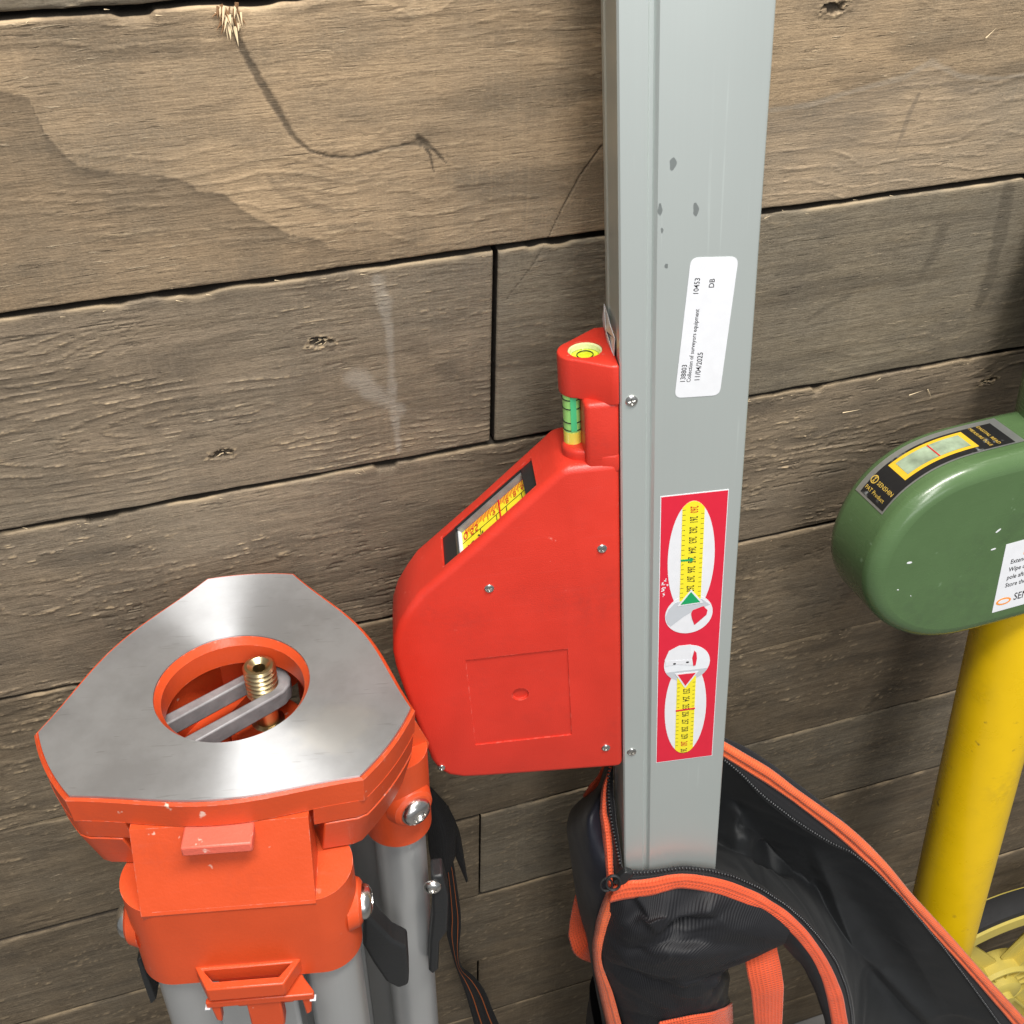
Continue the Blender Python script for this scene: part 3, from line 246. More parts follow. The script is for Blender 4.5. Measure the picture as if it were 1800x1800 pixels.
def plate_mat():
    k = N('machined_aluminium'); pos = k.tc(); sep = k.n('ShaderNodeSeparateXYZ', i_0=pos)
    rad = k.math('SQRT', k.math('ADD', k.math('MULTIPLY', sep.outputs[0], sep.outputs[0]), k.math('MULTIPLY', sep.outputs[1], sep.outputs[1])))
    ring = k.n('ShaderNodeTexNoise', noise_dimensions='1D', i_W=rad, i_Scale=2600, i_Detail=3).outputs[0]
    b = k.noise(28, 5, .6); f = k.noise(300, 3)
    c = k.mix(k.ramp(b, .40, .62), (.64, .665, .70), (.52, .535, .56)); sc = k.noise(1, 2, .5, k.map((60, 700, 60), rot=(0, 0, .6)), .6); c = k.mix(k.math('MULTIPLY', k.ramp(sc, .68, .72), .34), c, (.30, .30, .31))
    dp = k.n('ShaderNodeVectorMath', operation='DISTANCE', i_0=pos, i_1=(.047, -.031, 1.006)).outputs['Value']; pt = k.math('MULTIPLY', k.ramp(k.math('ADD', dp, k.math('MULTIPLY', k.noise(70, 4), .03)), .024, .034, (1, 1, 1), (0, 0, 0)), .6); c = k.mix(pt, c, (.70, .69, .66))
    ro = k.math('ADD', k.math('ADD', k.math('MULTIPLY', b, .10), .34), k.math('MULTIPLY', pt, .12))
    tan = k.n('ShaderNodeTangent', direction_type='RADIAL', axis='Z')
    return k.set(Base_Color=c, Metallic=.8, Roughness=ro, Anisotropic=.93, Anisotropic_Rotation=.25, Tangent=tan.outputs[0], Normal=k.bump(ring, .05, .0002))
M_plate = plate_mat()
def cloth(name, col, rough, sheen, su, sv, st, var=.1, spec=.5):
    k = N(name); uv = k.tc('UV')
    w1 = k.n('ShaderNodeTexWave', i_Vector=uv, i_Scale=su, wave_type='BANDS', bands_direction='X', i_Distortion=.6, i_Detail=1).outputs[1]
    w2 = k.n('ShaderNodeTexWave', i_Vector=uv, i_Scale=sv, wave_type='BANDS', bands_direction='Y', i_Distortion=.6, i_Detail=1).outputs[1]
    h = k.math('MAXIMUM', w1, w2) if sv else w1
    n = k.noise(60, 4)
    c = k.mix(k.ramp(n, .3, .7), tuple(x * (1 - var) for x in col), tuple(x * (1 + var) for x in col)); c = k.mix(k.math('MULTIPLY', k.math('SUBTRACT', 1., h), .35), c, tuple(x * .55 for x in col))
    return k.set(Base_Color=c, Roughness=rough, Normal=k.bump(h, st, .0005, k.bump(k.noise(25, 4), .12, .004)), Sheen_Weight=sheen, Sheen_Roughness=.4, Specular_IOR_Level=spec * .8)
M_nylon = cloth('black_ribbed_nylon', (.0105, .0108, .0135), .60, .02, 190, 0, .45)
M_navy = cloth('navy_nylon', (.010, .0115, .019), .5, .06, 420, 420, .2)
M_lining = cloth('black_lining', (.0165, .0180, .0195), .60, .03, 600, 600, .1)
M_tape = cloth('black_zip_tape', (.014, .014, .016), .7, .1, 300, 200, .3)
M_web = cloth('orange_webbing', (.80, .108, .036), .6, .15, 150, 120, .8)
M_webpale = cloth('pale_orange_webbing', (.80, .138, .042), .6, .2, 170, 130, .8)
M_teeth = flat('zip_teeth', (.035, .037, .04), .25)
M_strap = cloth('black_strap_webbing', (.007, .007, .008), .6, .02, 250, 200, .5)
def wood(name, A, B, Cc, grey=.3):
    k = N(name); at = k.n('ShaderNodeVertexColor', layer_name='marks'); sp = k.n('ShaderNodeSeparateColor', i_0=at.outputs[0]); stain_shade, fresh, ring = sp.outputs[0], sp.outputs[1], sp.outputs[2]
    g1 = k.noise(1, 6, .62, k.map((6, 6, 170)), 1.0); g2 = k.noise(1, 4, .6, k.map((26, 26, 520))); big = k.noise(11, 4, .6); mid = k.noise(1, 5, .6, k.map((22, 22, 60)))
    saw = k.noise(1, 3, .6, k.map((420, 50, 9)))
    c = k.mix(k.ramp(g1, .32, .68), A, B); c = k.mix(k.math('MULTIPLY', k.ramp(mid, .44, .66), .75), c, Cc)
    c = k.mix(k.math('MULTIPLY', k.ramp(big, .42, .68), grey), c, (.185, .162, .125))
    c = k.mix(k.math('MULTIPLY', k.ramp(g2, .52, .70), .5), c, tuple(x * .55 for x in Cc))
    c = k.mix(k.math('MULTIPLY', k.ramp(saw, .5, .7), .16), c, tuple(min(1, x * 1.3) for x in A))
    dn = k.noise(1, 3, .6, k.map((75, 75, 620)), .4); zn = k.noise(1, 3, .55, k.map((14, 14, 34)))
    dash = k.math('MULTIPLY', k.ramp(dn, .62, .70), k.ramp(zn, .48, .62)); dn2 = k.noise(1, 3, .6, k.map((60, 60, 800)), .4); dk = k.math('MULTIPLY', k.ramp(dn2, .60, .70), k.ramp(zn, .40, .60))
    g3 = k.noise(1, 3, .65, k.map((150, 150, 1500)), .3); c = k.mix(k.math('MULTIPLY', k.ramp(g3, .48, .62), .5), c, tuple(x * .55 for x in B)); g4 = k.noise(1, 2, .6, k.map((900, 300, 1100))); c = k.mix(k.math('MULTIPLY', k.ramp(g4, .5, .66), .16), c, tuple(min(1, x * 1.5) for x in A))
    c = k.mix(k.math('MULTIPLY', dk, .55), c, tuple(x * .32 for x in Cc)); c = k.mix(k.math('MULTIPLY', dash, .65), c, (.55, .44, .30))
    c = k.mix(k.math('MULTIPLY', ring, .55), c, (.105, .078, .052))
    c = k.mix(k.math('MULTIPLY', stain_shade, .88), c, (.040, .033, .026))
    c = k.mix(fresh, c, (.62, .47, .29))
    wp = k.math('MULTIPLY', at.outputs[1], 1.); c = k.mix(k.math('MULTIPLY', k.math('SUBTRACT', 1., wp), .55), c, (.42, .39, .34))
    b = k.bump(g2, .25, .0007); b = k.bump(g1, .3, .0012, b); b = k.bump(saw, .2, .0006, b); b = k.bump(k.math('SUBTRACT', dash, dk), .5, .0009, b); b = k.bump(k.math('ADD', k.noise(900, 3), g3), .35, .0006, b)
    return k.set(Base_Color=c, Roughness=.78, Normal=b, Specular_IOR_Level=.25)
M_wood = [wood('weathered_tan_wood', (.45, .325, .20), (.33, .237, .145), (.235, .18, .12), .42), wood('weathered_brown_wood', (.285, .222, .155), (.20, .155, .105), (.13, .104, .076), .5),
          wood('weathered_grey_wood', (.255, .213, .152), (.175, .140, .095), (.14, .118, .09), .6), wood('dark_brown_wood', (.22, .17, .112), (.15, .112, .072), (.105, .083, .058), .5)]
M_sliver = flat('raw_wood_sliver', (.66, .52, .33), .7)
M_fibre = flat('brown_wood_fibre', (.24, .13, .06), .8)
M_board = flat('backing_board', (.03, .024, .018), .9)
# ------------------------------------------------------------------ floor and plank wall
fm = N('concrete'); fmat = fm.set(Base_Color=fm.mix(fm.ramp(fm.noise(6, 6), .3, .7), (.15, .145, .14), (.22, .21, .20)), Roughness=.75, Normal=fm.bump(fm.noise(120, 4), .2, .002))
bm = bmesh.new(); box(bm, -3, 4, -3.5, .05, -.05, 0); tag(obj('floor', bm, fmat, None, 0), kind='structure')
wall = empty('plank_wall', T(.3, 0, 0), 'wall of weathered brown horizontal wooden planks behind the surveying gear', 'wall')
bm = bmesh.new(); box(bm, -2.3, 2.7, .021, .04, 0, 2.05); obj('backing_board', bm, M_board, wall, 0)
W = D['W']
def pdist(S, Z, pl):
    """distance to a polyline (mm) divided by the local half width"""
    best = np.full(S.shape, 1e9)
    for (x0, z0, w0), (x1, z1, w1) in zip(pl, pl[1:]):
        dx, dz = x1 - x0, z1 - z0; L = dx * dx + dz * dz + 1e-9; t = np.clip(((S - x0) * dx + (Z - z0) * dz) / L, 0, 1)
        w = (w0 + (w1 - w0) * t) * .28
        best = np.minimum(best, np.hypot(S - x0 - dx * t, Z - z0 - dz * t) / w)
    return best
def smudge(S, Z, key, rag=.5, soft=1.0, sd=3, fs=.12):
    d = pdist(S, Z, W[key]) + (fbm(S * fs, Z * fs, sd, 4) - .5) * 2 * rag; return np.clip(1 - sst(d, 1 - soft * .5, 1 + soft * .5), 0, 1)
def plank(row, x0, x1, z0, z1, fx0, fx1, step, mi, off, seed, rings=(), pits=.5, amp=1., edge=1., bev=.9):
    h = z1 - z0; nz = max(6, int(h / step)); 
    s = np.r_[np.arange(x0, fx0, 25.), np.arange(fx0, fx1, step), np.linspace(fx1, x1, max(3, int((x1 - fx1) / 25)))] if fx1 > fx0 else np.linspace(x0, x1, 40)
    s = np.unique(np.clip(s, x0, x1)); t = np.linspace(0, 1, nz); tt = .5 - .5 * np.cos(t * math.pi); t = .75 * t + .25 * tt
    S, Tn = np.meshgrid(s, t); wob0 = (fbm(s / 22, s * 0 + seed, seed, 5) - .5) * 1.5 * edge; wob1 = (fbm(s / 18, s * 0 + seed + 9, seed + 5, 5) - .5) * 1.5 * edge
    chip = sst(fbm(s / 25, s * 0, seed + 31, 3), .62, .75) * 1.8 * edge; wob1 = wob1 - chip
    za = z0 + wob0; zb = z1 + wob1; Z = za + (zb - za) * Tn; b = Z - za; tdist = zb - Z
    hgt = (fbm(S / 160, Z / 60, seed, 3) - .5) * 1.4
    # growth rings: nested long parabolas around the given centres, else gently wavy lines
    wx = (fbm(S / 70, Z / 30, seed + 2, 3) - .5)
    if rings:
        f = np.full(S.shape, 1e9)
        for cx, cz, st, sc in rings:
            f = np.minimum(f, np.hypot((S - cx) / st, (Z - cz)) / sc)
        f = f + wx * 2.2
    else: f = Z / (5.5 + 2 * (seed % 3)) + wx * 5 + (S / 400)
    fr = f - np.floor(f); ridge = sst(fr, .6, .9) * (1 - sst(fr, .94, 1.))
    brk = sst(fbm(S / 11, Z / 1.0, seed + 3, 3), .44, .58); zone = sst(fbm(S / 90, Z / 35, seed + 4, 3), .40, .62)
    hgt = hgt + amp * (.34 * ridge * brk * (.25 + zone) - .12 * (1 - ridge) * zone)
    pit = sst(fbm(S / 15, Z / .9, seed + 6, 3), .66, .74) * sst(fbm(S / 55, Z / 25, seed + 7, 3), .48, .66) * pits; hgt = hgt - pit * .6 * amp
    lump = sst(fbm(S / 9, Z / .7, seed + 8, 3), .68, .76) * sst(fbm(S / 60, Z / 22, seed + 9, 3), .5, .66) * pits; hgt = hgt + lump * .5 * amp
    hgt = hgt - bev * (np.exp(-b / .35) + np.exp(-tdist / .35)) - .6 * chip * np.exp(-tdist / 2)
    for xe in (x0, x1): hgt = hgt - bev * np.exp(-np.abs(S - xe) / .45)
    stain_shade = np.maximum(pit * .55, .30 * sst(fbm(S / 75, Z / 15, seed + 50, 4), .56, .70)); fresh = ridge * brk * (.15 + zone) * .30 * min(1.3, amp) * sst(fbm(S / 2.2, Z / .8, seed + 15, 2), .5, .7) + lump * .5 * sst(fbm(S / 3, Z, seed + 12, 2), .45, .7); ring = ridge * (.25 + .6 * zone) * .45 * min(1, amp) + .15 * sst(fbm(S / 120, Z / 40, seed + 13, 3), .5, .7)
    pale = np.zeros(S.shape)
    fresh = np.maximum(fresh, np.exp(-tdist / 1.1) * .45 * sst(fbm(s / 20, s * 0 + 3, seed + 14, 3), .35, .7)); stain_shade = np.maximum(stain_shade, np.exp(-b / 1.2) * .25)
    for hx, hz in W['holes']:
        if z0 < hz < z1 and x0 < hx < x1:
            d = np.hypot((S - hx) / 5.4, (Z - hz) / 2.5) + (fbm(S / 2.2, Z / 1.3, seed + 20, 3) - .5) * 1.5
            k = 1 - sst(d, .55, 1.05); hgt = hgt - 3.2 * k; stain_shade = np.maximum(stain_shade, k * .95)
            d2 = np.abs(d - 1.25); rim = 1 - sst(d2, .1, .4); fresh = np.maximum(fresh, .5 * rim * sst(fbm(S / 2, Z / 1., seed + 21, 2), .5, .7)); hgt = hgt + .3 * rim
            ring = np.maximum(ring, .6 * (1 - sst(d, 1, 3)))
    if row == 1:
        k = smudge(S, Z, 'stroke', .45, .9, 3, .6); tex = .55 + .45 * fbm(S / 3, Z / 1.2, 44, 3); stain_shade = np.maximum(stain_shade, k * tex); hgt = hgt - .35 * k
        for kk in ('fork1', 'fork2'): q = smudge(S, Z, kk, .5, .8, 5, .5); stain_shade = np.maximum(stain_shade, q * .85); hgt = hgt - .3 * q
        q = smudge(S, Z, 'cut', .25, .6, 5, .4) ; stain_shade = np.maximum(stain_shade, q * .75); hgt = hgt - .5 * q
        dt = np.interp(S, [p[0] for p in W['tide']], [p[1] for p in W['tide']]) - Z + (fbm(S / 9, Z / 5, 61, 4) - .5) * 9; fade = sst(S, 150, 60); stain_shade = np.maximum(stain_shade, sst(dt, -.4, 1.2) * (.32 + .30 * np.exp(-np.abs(dt) / 2.5) + .22 * np.exp(-np.maximum(dt, 0) / 16) * (.3 + fbm(S / 14, Z / 6, 62, 3))) * fade)
        for kk, a in (('flow2', .25), ('flow3', .3), ('flow4', .28), ('faint', .4)): stain_shade = np.maximum(stain_shade, a * smudge(S, Z, kk, .7, .8, 8, .1))
        q = smudge(S, Z, 'pale', .9, 1.3, 9, .1); pale = np.maximum(pale, .42 * q)
        below = sst(np.interp(S, [p[0] for p in W['pale']], [p[1] for p in W['pale']]) - Z, -3, 6) * sst(S, 225, 262); pale = np.maximum(pale, .22 * below)
    if row == 2:
        q = smudge(S, Z, 'cut', .25, .6, 5, .4); stain_shade = np.maximum(stain_shade, q * .7); hgt = hgt - .4 * q
        q = smudge(S, Z, 'paint', .9, 1.2, 10, .12); pale = np.maximum(pale, .75 * q * (.4 + .6 * fbm(S / 3, Z / 3, 12, 3))); q = smudge(S, Z, 'paint2', 1., 1.2, 11, .1); pale = np.maximum(pale, .55 * q)
        stain_shade = np.maximum(stain_shade, .30 * smudge(S, Z, 'darkb', .9, 1.4, 12, .08))
        for kk, a in (('darkr', .45), ('darkr2', .38), ('darkr3', .35)): stain_shade = np.maximum(stain_shade, a * smudge(S, Z, kk, .7, .9, 13, .09))  # darker streaks traced down the right-hand plank
    if row >= 4:
        stain_shade = np.maximum(stain_shade, .5 * smudge(S, Z, 'ink', .9, .9, 14, .08)); stain_shade = np.maximum(stain_shade, .3 * smudge(S, Z, 'dark2', .9, 1.2, 15, .08))
    V = np.stack([S, -(off + hgt), Z], -1) / 1000; ns, nt = len(s), nz
    base = len(V.reshape(-1, 3)); idx = np.arange(nt * ns).reshape(nt, ns)
    f = np.stack([idx[:-1, :-1], idx[:-1, 1:], idx[1:, 1:], idx[1:, :-1]], -1).reshape(-1, 4)
    loop = np.r_[idx[0], idx[1:, -1], idx[-1, -2::-1], idx[-2:0:-1, 0]]; B = V.reshape(-1, 3)[loop].copy(); B1 = B.copy(); B1[:, 1] = np.maximum(B[:, 1], -off / 1000) + .0011; B[:, 1] = .019; bi = base + np.arange(len(loop)); bj = bi + len(loop)
    nx = np.roll(np.arange(len(loop)), -1); f2 = np.r_[np.stack([loop, bi, bi[nx], loop[nx]], -1), np.stack([bi, bj, bj[nx], bi[nx]], -1)]; B = np.r_[B1, B]
    me = bpy.data.meshes.new('plank'); set_mesh(me, np.r_[V.reshape(-1, 3), B], np.r_[f, f2])
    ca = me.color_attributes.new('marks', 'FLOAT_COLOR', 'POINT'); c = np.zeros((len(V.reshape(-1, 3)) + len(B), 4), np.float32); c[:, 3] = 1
    c[:base, 0] = stain_shade.ravel(); c[:base, 1] = np.clip(fresh, 0, 1).ravel(); c[:base, 2] = np.clip(ring, 0, 1).ravel(); c[:base, 3] = 1 - pale.ravel()
    c[base:, 0] = 1.1; ca.data.foreach_set('color', c.ravel())  # plank sides blackened in colour, standing in for shadow deep in the gaps
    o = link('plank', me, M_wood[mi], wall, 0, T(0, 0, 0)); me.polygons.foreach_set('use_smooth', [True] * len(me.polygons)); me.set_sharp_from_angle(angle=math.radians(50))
    o.parent = wall; o.matrix_parent_inverse = wall.matrix_world.inverted(); return o
ZJ = [1258.5, 1143.6, 1029.2, 911.8, 795, 673.2, 555.5, 438.5]
rr = W['ring']
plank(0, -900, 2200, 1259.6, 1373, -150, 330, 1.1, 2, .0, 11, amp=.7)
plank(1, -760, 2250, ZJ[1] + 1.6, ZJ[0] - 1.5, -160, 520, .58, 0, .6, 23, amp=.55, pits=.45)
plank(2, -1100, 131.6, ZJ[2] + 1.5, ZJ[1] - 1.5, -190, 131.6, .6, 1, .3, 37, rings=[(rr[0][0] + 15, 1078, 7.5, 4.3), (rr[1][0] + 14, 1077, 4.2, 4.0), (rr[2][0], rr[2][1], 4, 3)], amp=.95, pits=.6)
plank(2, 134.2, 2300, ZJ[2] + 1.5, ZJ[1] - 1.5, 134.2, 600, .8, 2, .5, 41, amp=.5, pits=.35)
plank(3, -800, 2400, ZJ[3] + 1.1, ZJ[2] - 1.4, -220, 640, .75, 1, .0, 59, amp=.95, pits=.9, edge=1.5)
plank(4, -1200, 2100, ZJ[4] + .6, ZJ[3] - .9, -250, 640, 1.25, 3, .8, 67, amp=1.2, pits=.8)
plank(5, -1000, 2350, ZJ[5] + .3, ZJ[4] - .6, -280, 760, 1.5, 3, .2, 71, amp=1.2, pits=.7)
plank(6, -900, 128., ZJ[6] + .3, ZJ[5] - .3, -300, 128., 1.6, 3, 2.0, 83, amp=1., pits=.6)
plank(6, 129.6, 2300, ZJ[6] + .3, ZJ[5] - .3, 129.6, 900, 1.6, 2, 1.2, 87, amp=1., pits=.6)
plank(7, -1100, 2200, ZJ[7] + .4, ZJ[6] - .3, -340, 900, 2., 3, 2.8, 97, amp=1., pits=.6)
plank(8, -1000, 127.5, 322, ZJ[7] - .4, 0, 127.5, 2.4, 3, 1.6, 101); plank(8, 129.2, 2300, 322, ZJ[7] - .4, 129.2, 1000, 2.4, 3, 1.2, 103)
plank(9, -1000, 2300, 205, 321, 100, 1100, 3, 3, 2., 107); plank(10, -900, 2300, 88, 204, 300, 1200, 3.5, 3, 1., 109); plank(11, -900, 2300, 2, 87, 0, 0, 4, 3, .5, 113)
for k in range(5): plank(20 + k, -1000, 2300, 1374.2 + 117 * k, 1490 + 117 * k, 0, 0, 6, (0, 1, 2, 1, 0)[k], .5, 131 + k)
# raw splinters broken out of the planks
def sliver(bm, p, d, L, w):
    d = Vector(d).normalized(); n = Vector((0, -1, 0)); s = d.cross(n).normalized(); p = Vector(p); q = p + d * L
    a = [bm.verts.new(p + s * w), bm.verts.new(p - s * w), bm.verts.new(p - n * -w * .9), bm.verts.new(q)]
    for f in ((0, 1, 3), (1, 2, 3), (2, 0, 3), (0, 2, 1)): bm.faces.new([a[i] for i in f])
def chips(name, items):
    bm = bmesh.new()
    for it in items: sliver(bm, *it)
    return obj(name, bm, M_sliver, wall, 0)
def wl(x, z, y=-1.): return ((x - 300) / 1000, y / 1000, z / 1000)
it = []
for k in range(17):
    a = random.uniform(-2.2, -1.0); it.append((wl(random.uniform(27.5, 35), random.uniform(1249.5, 1257)), (math.cos(a) * random.uniform(.3, 1), random.uniform(-.9, -.2), math.sin(a)), random.uniform(.003, .0075), random.uniform(.0003, .0009)))
t = chips('splinter_tuft', it)
bm = bmesh.new()
for k in range(24): a = random.uniform(-2.6, -.9); sliver(bm, wl(random.uniform(26, 34), random.uniform(1251.5, 1258)), (math.cos(a), random.uniform(-.5, 0), math.sin(a)), random.uniform(.003, .006), random.uniform(.0003, .0008))
tag(obj('fibre_tuft', bm, M_fibre, wall, 0), 'torn brown fibres behind the pale splinter tuft')
tag(t, 'tuft of pale raw splinters at the top edge of the wide tan plank')
it = []
for row, (zz, xa, xb, n) in enumerate(((ZJ[0], -60, 120, 10), (ZJ[1], -90, 520, 22), (ZJ[2], -120, 620, 34), (ZJ[3], -150, 600, 24), (ZJ[4], 200, 600, 8))):
    for k in range(n):
        x = random.uniform(xa, xb); a = random.gauss(0, .25) if random.random() < .75 else random.uniform(0, 6.3); it.append((wl(x, zz + random.uniform(-4, .5), -1.2), (math.cos(a), -.15, math.sin(a)), random.uniform(.001, .0045), random.uniform(.0001, .00025)))
for x, z, a, L in ((*W['whitechip'][0], .9, .006), (400, 1012, -1.0, .008), (388, 1010, .3, .009), (345, 1006, .1, .012), (505, 770, .2, .003)): it.append((wl(x, z, -1.2), (math.cos(a), -.12, math.sin(a)), L, .0004))
tag(chips('loose_splinters', it), kind='stuff')
for hx, hz in W['holes'][:2] + W['holes'][3:4]:
    it = []
    for k in range(9):
        a = random.uniform(-.5, .6) + (math.pi if random.random() < .4 else 0); it.append((wl(hx + random.gauss(0, 2.2), hz + random.gauss(0, 1.1), .6), (math.cos(a), -.3, math.sin(a)), random.uniform(.0014, .0034), random.uniform(.0002, .0004)))
    chips('hole_splinters', it)
# ------------------------------------------------------------------ frames (metres; x across, y to the back, z up the tool)
def frame(L, P, Nn, O, foot):
    L, P, Nn, O = map(Vector, (L, P, Nn, O)); o = O + P * foot; x, y, z = L, -Nn, -P
    return Matrix(((x.x, y.x, z.x, o.x), (x.y, y.y, z.y, o.y), (x.z, y.z, z.z, o.z), (0, 0, 0, 1)))
ROD_FOOT = 1281.
MROD = frame((0.97684059, -0.1987708, 0.07919985), (0.05096443, -0.14334982, -0.98835897), (-0.20781018, -0.96950554, 0.12989968), (0.15643715, -0.05824837, 1.26812686), ROD_FOOT / 1000)
def r3(u, v, n): return (u / 1000, -n / 1000, (ROD_FOOT - v) / 1000)
# ------------------------------------------------------------------ measuring rod
rod = empty('measuring_rod', MROD, 'grey aluminium telescopic rod with a bright red side housing, standing in an open black bag', 'measuring rod')
def uvn_prism(name, pts, n0, n1, mat, parent, sm=32):
    bm = bmesh.new(); A = [bm.verts.new(r3(u, v, n0)) for u, v in pts]; B = [bm.verts.new(r3(u, v, n1)) for u, v in pts]; k = len(pts)
    bm.faces.new(A); bm.faces.new(B[::-1])
    for i in range(k): bm.faces.new((A[i], B[i], B[(i + 1) % k], A[(i + 1) % k]))
    return obj(name, bm, mat, parent, sm)
prof = [(.8, .2), (11.0, .2), (11.7, 1.2), (13.2, 1.2), (14.0, .1), (15.0, -.7), (54.6, -.7)] + [(55.4, -.4), (55.9, .3), (56, 1.2)] + [(56, 36), (54.5, 38)] + [(2, 38), (.3, 36.5), (0, 30), (.6, 29), (.6, 9), (0, 8), (0, 1.0)]
bm = bmesh.new(); A = [bm.verts.new(r3(u, -138, -y)) for u, y in prof]; B = [bm.verts.new(r3(u, ROD_FOOT - 6, -y)) for u, y in prof]; k = len(prof)
bm.faces.new(A); bm.faces.new(B[::-1])
for i in range(k): bm.faces.new((A[i], B[i], B[(i + 1) % k], A[(i + 1) % k]))
prf = obj('profile_tube', bm, M_alu, rod, 25)
bm = bmesh.new(); box(bm, .002, .054, .002, .036, 0, .006); bevelmod(obj('foot_cap', bm, M_black, rod), .002)
bm = bmesh.new(); box(bm, -.001, .057, -.0015, .039, (ROD_FOOT + 138) / 1000, (ROD_FOOT + 143) / 1000); bevelmod(obj('end_cap', bm, M_red, rod), .002)
# housing: side outline pushed through its thickness
hout = [(-.3, 393.5), (-40, 391), (-76, 388.5)] + [(-88, 387.2), (-96, 384), (-101, 378.5), (-103.8, 371)] + [(-108, 345), (-112, 318), (-114, 300), (-114.2, 290), (-112.6, 280.5), (-109, 271), (-103, 261.5), (-97, 253.5)] + \
       [(-66, 227), (-40, 203.6), (-29.5, 194.2), (-27, 191.5), (-23, 190.8), (-.3, 190.8)]
hs = uvn_prism('housing', hout, 0, -37, M_red, None); bevelmod(hs, .0052, 5, 30); bake_mods(hs)
cuts = []
def ctool(bm): o = obj('tool', bm, None, None, 0); cuts.append(o); return o
bm = bmesh.new()
A = [r3(u, v, n) for n in (-.7, 5) for u, v in ((-79.2, 299.2), (-27.7, 299.3), (-27.8, 362.4), (-79.4, 361.6))]; vs = [bm.verts.new(p) for p in A]
bm.faces.new(vs[:4]); bm.faces.new(vs[4:][::-1])
for i in range(4): bm.faces.new((vs[i], vs[i + 4], vs[(i + 1) % 4 + 4], vs[(i + 1) % 4]))
ctool(bm)
# window slot in the sloping face: box in a frame lying on that face
e0 = Vector(r3(-37.6, 201.6, 0)); e1 = Vector(r3(-84.5, 242.6, 0)); wx = (e1 - e0).normalized(); wy = Vector((0, 1, 0)); wz = wy.cross(wx).normalized()
if wz.z < 0: wz = -wz
WL = (e1 - e0).length
MW = Matrix(((wx.x, wy.x, wz.x, e0.x), (wx.y, wy.y, wz.y, e0.y), (wx.z, wy.z, wz.z, e0.z), (0, 0, 0, 1)))
def wbox(x0, x1, y0, y1, z0, z1):
    bm = bmesh.new(); box(bm, x0, x1, y0, y1, z0, z1); bm.transform(MW); return bm
ctool(wbox(0, WL, .0052, .0285, -.0075, .02))
bm = bmesh.new(); lathe(bm, [(.0042, -.0022), (.0048, .003)], Matrix.Translation(r3(-53.3, 328.2, 0)) @ RX(90), 24); ctool(bm)
hs.parent = rod; bpy.context.view_layer.update()
for c in cuts: c.parent = rod
bpy.context.view_layer.update(); cut(hs, cuts); cuts = []
smooth(hs.data, 28)
# what shows in the window
obj('window_frame', wbox(.0003, WL - .0003, .0056, .0283, -.0074, -.0068), M_black, hs, 0)
obj('tape_blade', wbox(.0088, WL - .0098, .0054, .0262, -.0066, -.0048), M_stkyel, hs, 0)
for x0, x1 in ((.0002, .0080), (WL - .0088, WL - .0002)): obj('window_end', wbox(x0, x1, .0053, .0284, -.0068, -.0012), M_black, hs, 0)
obj('window_back', wbox(.0080, WL - .0088, .0278, .0284, -.0068, -.0010), M_black, hs, 0)
bm = wbox(.0078, .0086, .0062, .027, -.0066, -.002); obj('window_edge', bm, M_black, hs, 0)
obj('window_edge', wbox(WL - .0097, WL - .0089, .0056, .0275, -.0066, -.0030), M_white, hs, 0)
obj('window_lip', wbox(.009, WL - .0098, .0264, .0276, -.0066, -.0020), M_castgrey, hs, 0)
obj('reading_line', wbox(.0265, .0272, .0062, .0264, -.0047, -.0043), M_redink, hs, 0)
bm = bmesh.new()
for k in range(44):
    x = .0095 + k * .00093; big = k % 5 == 0
    if x < WL - .0105: b2 = wbox(x, x + .00026, .0255 - (.0052 if big else .0032), .0262, -.0047, -.0045); m_ = bpy.data.meshes.new('t'); b2.to_mesh(m_); b2.free(); bm.from_mesh(m_); bpy.data.meshes.remove(m_)
obj('tick_marks', bm, M_redink, hs, 0)
obj('tape_line', wbox(.009, WL - .0098, .0172, .0174, -.0047, -.0045), M_ink, hs, 0)
for x in (.0226, .0292, .0125, .040): obj('tape_line', wbox(x, x + .00028, .0062, .0172, -.0047, -.0045), M_ink, hs, 0)
def text(name, body, size, mat, M, parent, ax='LEFT', ay='CENTER', sx=1., weight=0):
    cu = bpy.data.curves.new('txt', 'FONT'); cu.body = body; cu.size = size; cu.align_x = ax; cu.align_y = ay; cu.offset = weight; cu.resolution_u = 3
    o = bpy.data.objects.new('txt', cu); COL.objects.link(o); dg = bpy.context.evaluated_depsgraph_get(); me = bpy.data.meshes.new_from_object(o.evaluated_get(dg)); bpy.data.objects.remove(o)
    me.transform(M @ Matrix.Diagonal((sx, 1, 1, 1))); me.materials.clear(); return link(name, me, mat, parent, 0)
# printed numerals on the tape in the window, upright seen from the low end
MT = MW @ Matrix(((-1, 0, 0, 0), (0, 0, 0, 0), (0, 0, 1, 0), (0, 0, 0, 1)))
def wtext(b, x, y, s, m): # read along -x of the slot frame, tops towards the wall
    text('tape_numeral', b, s, m, MW @ T(x, y, -.0044) @ Matrix(((-1, 0, 0, 0), (0, -1, 0, 0), (0, 0, 1, 0), (0, 0, 0, 1))), hs, 'CENTER', 'CENTER', .8)
wtext('0', WL - .0125, .0215, .0085, M_redink); wtext('55', WL - .0185, .0205, .0072, M_redink); wtext('1', .0345, .0205, .0055, M_redink); wtext('9', .0305, .0205, .0055, M_redink); wtext('8', .0215, .0205, .0055, M_redink); wtext('8', .0165, .0205, .0055, M_redink); wtext('6', .0115, .0205, .0055, M_redink)
wtext('18', WL - .0150, .0105, .0075, M_ink); wtext('9F', WL - .0225, .0115, .0085, M_ink); wtext('1/2', .0205, .0105, .0065, M_ink); wtext('11', .0118, .0105, .0075, M_ink)
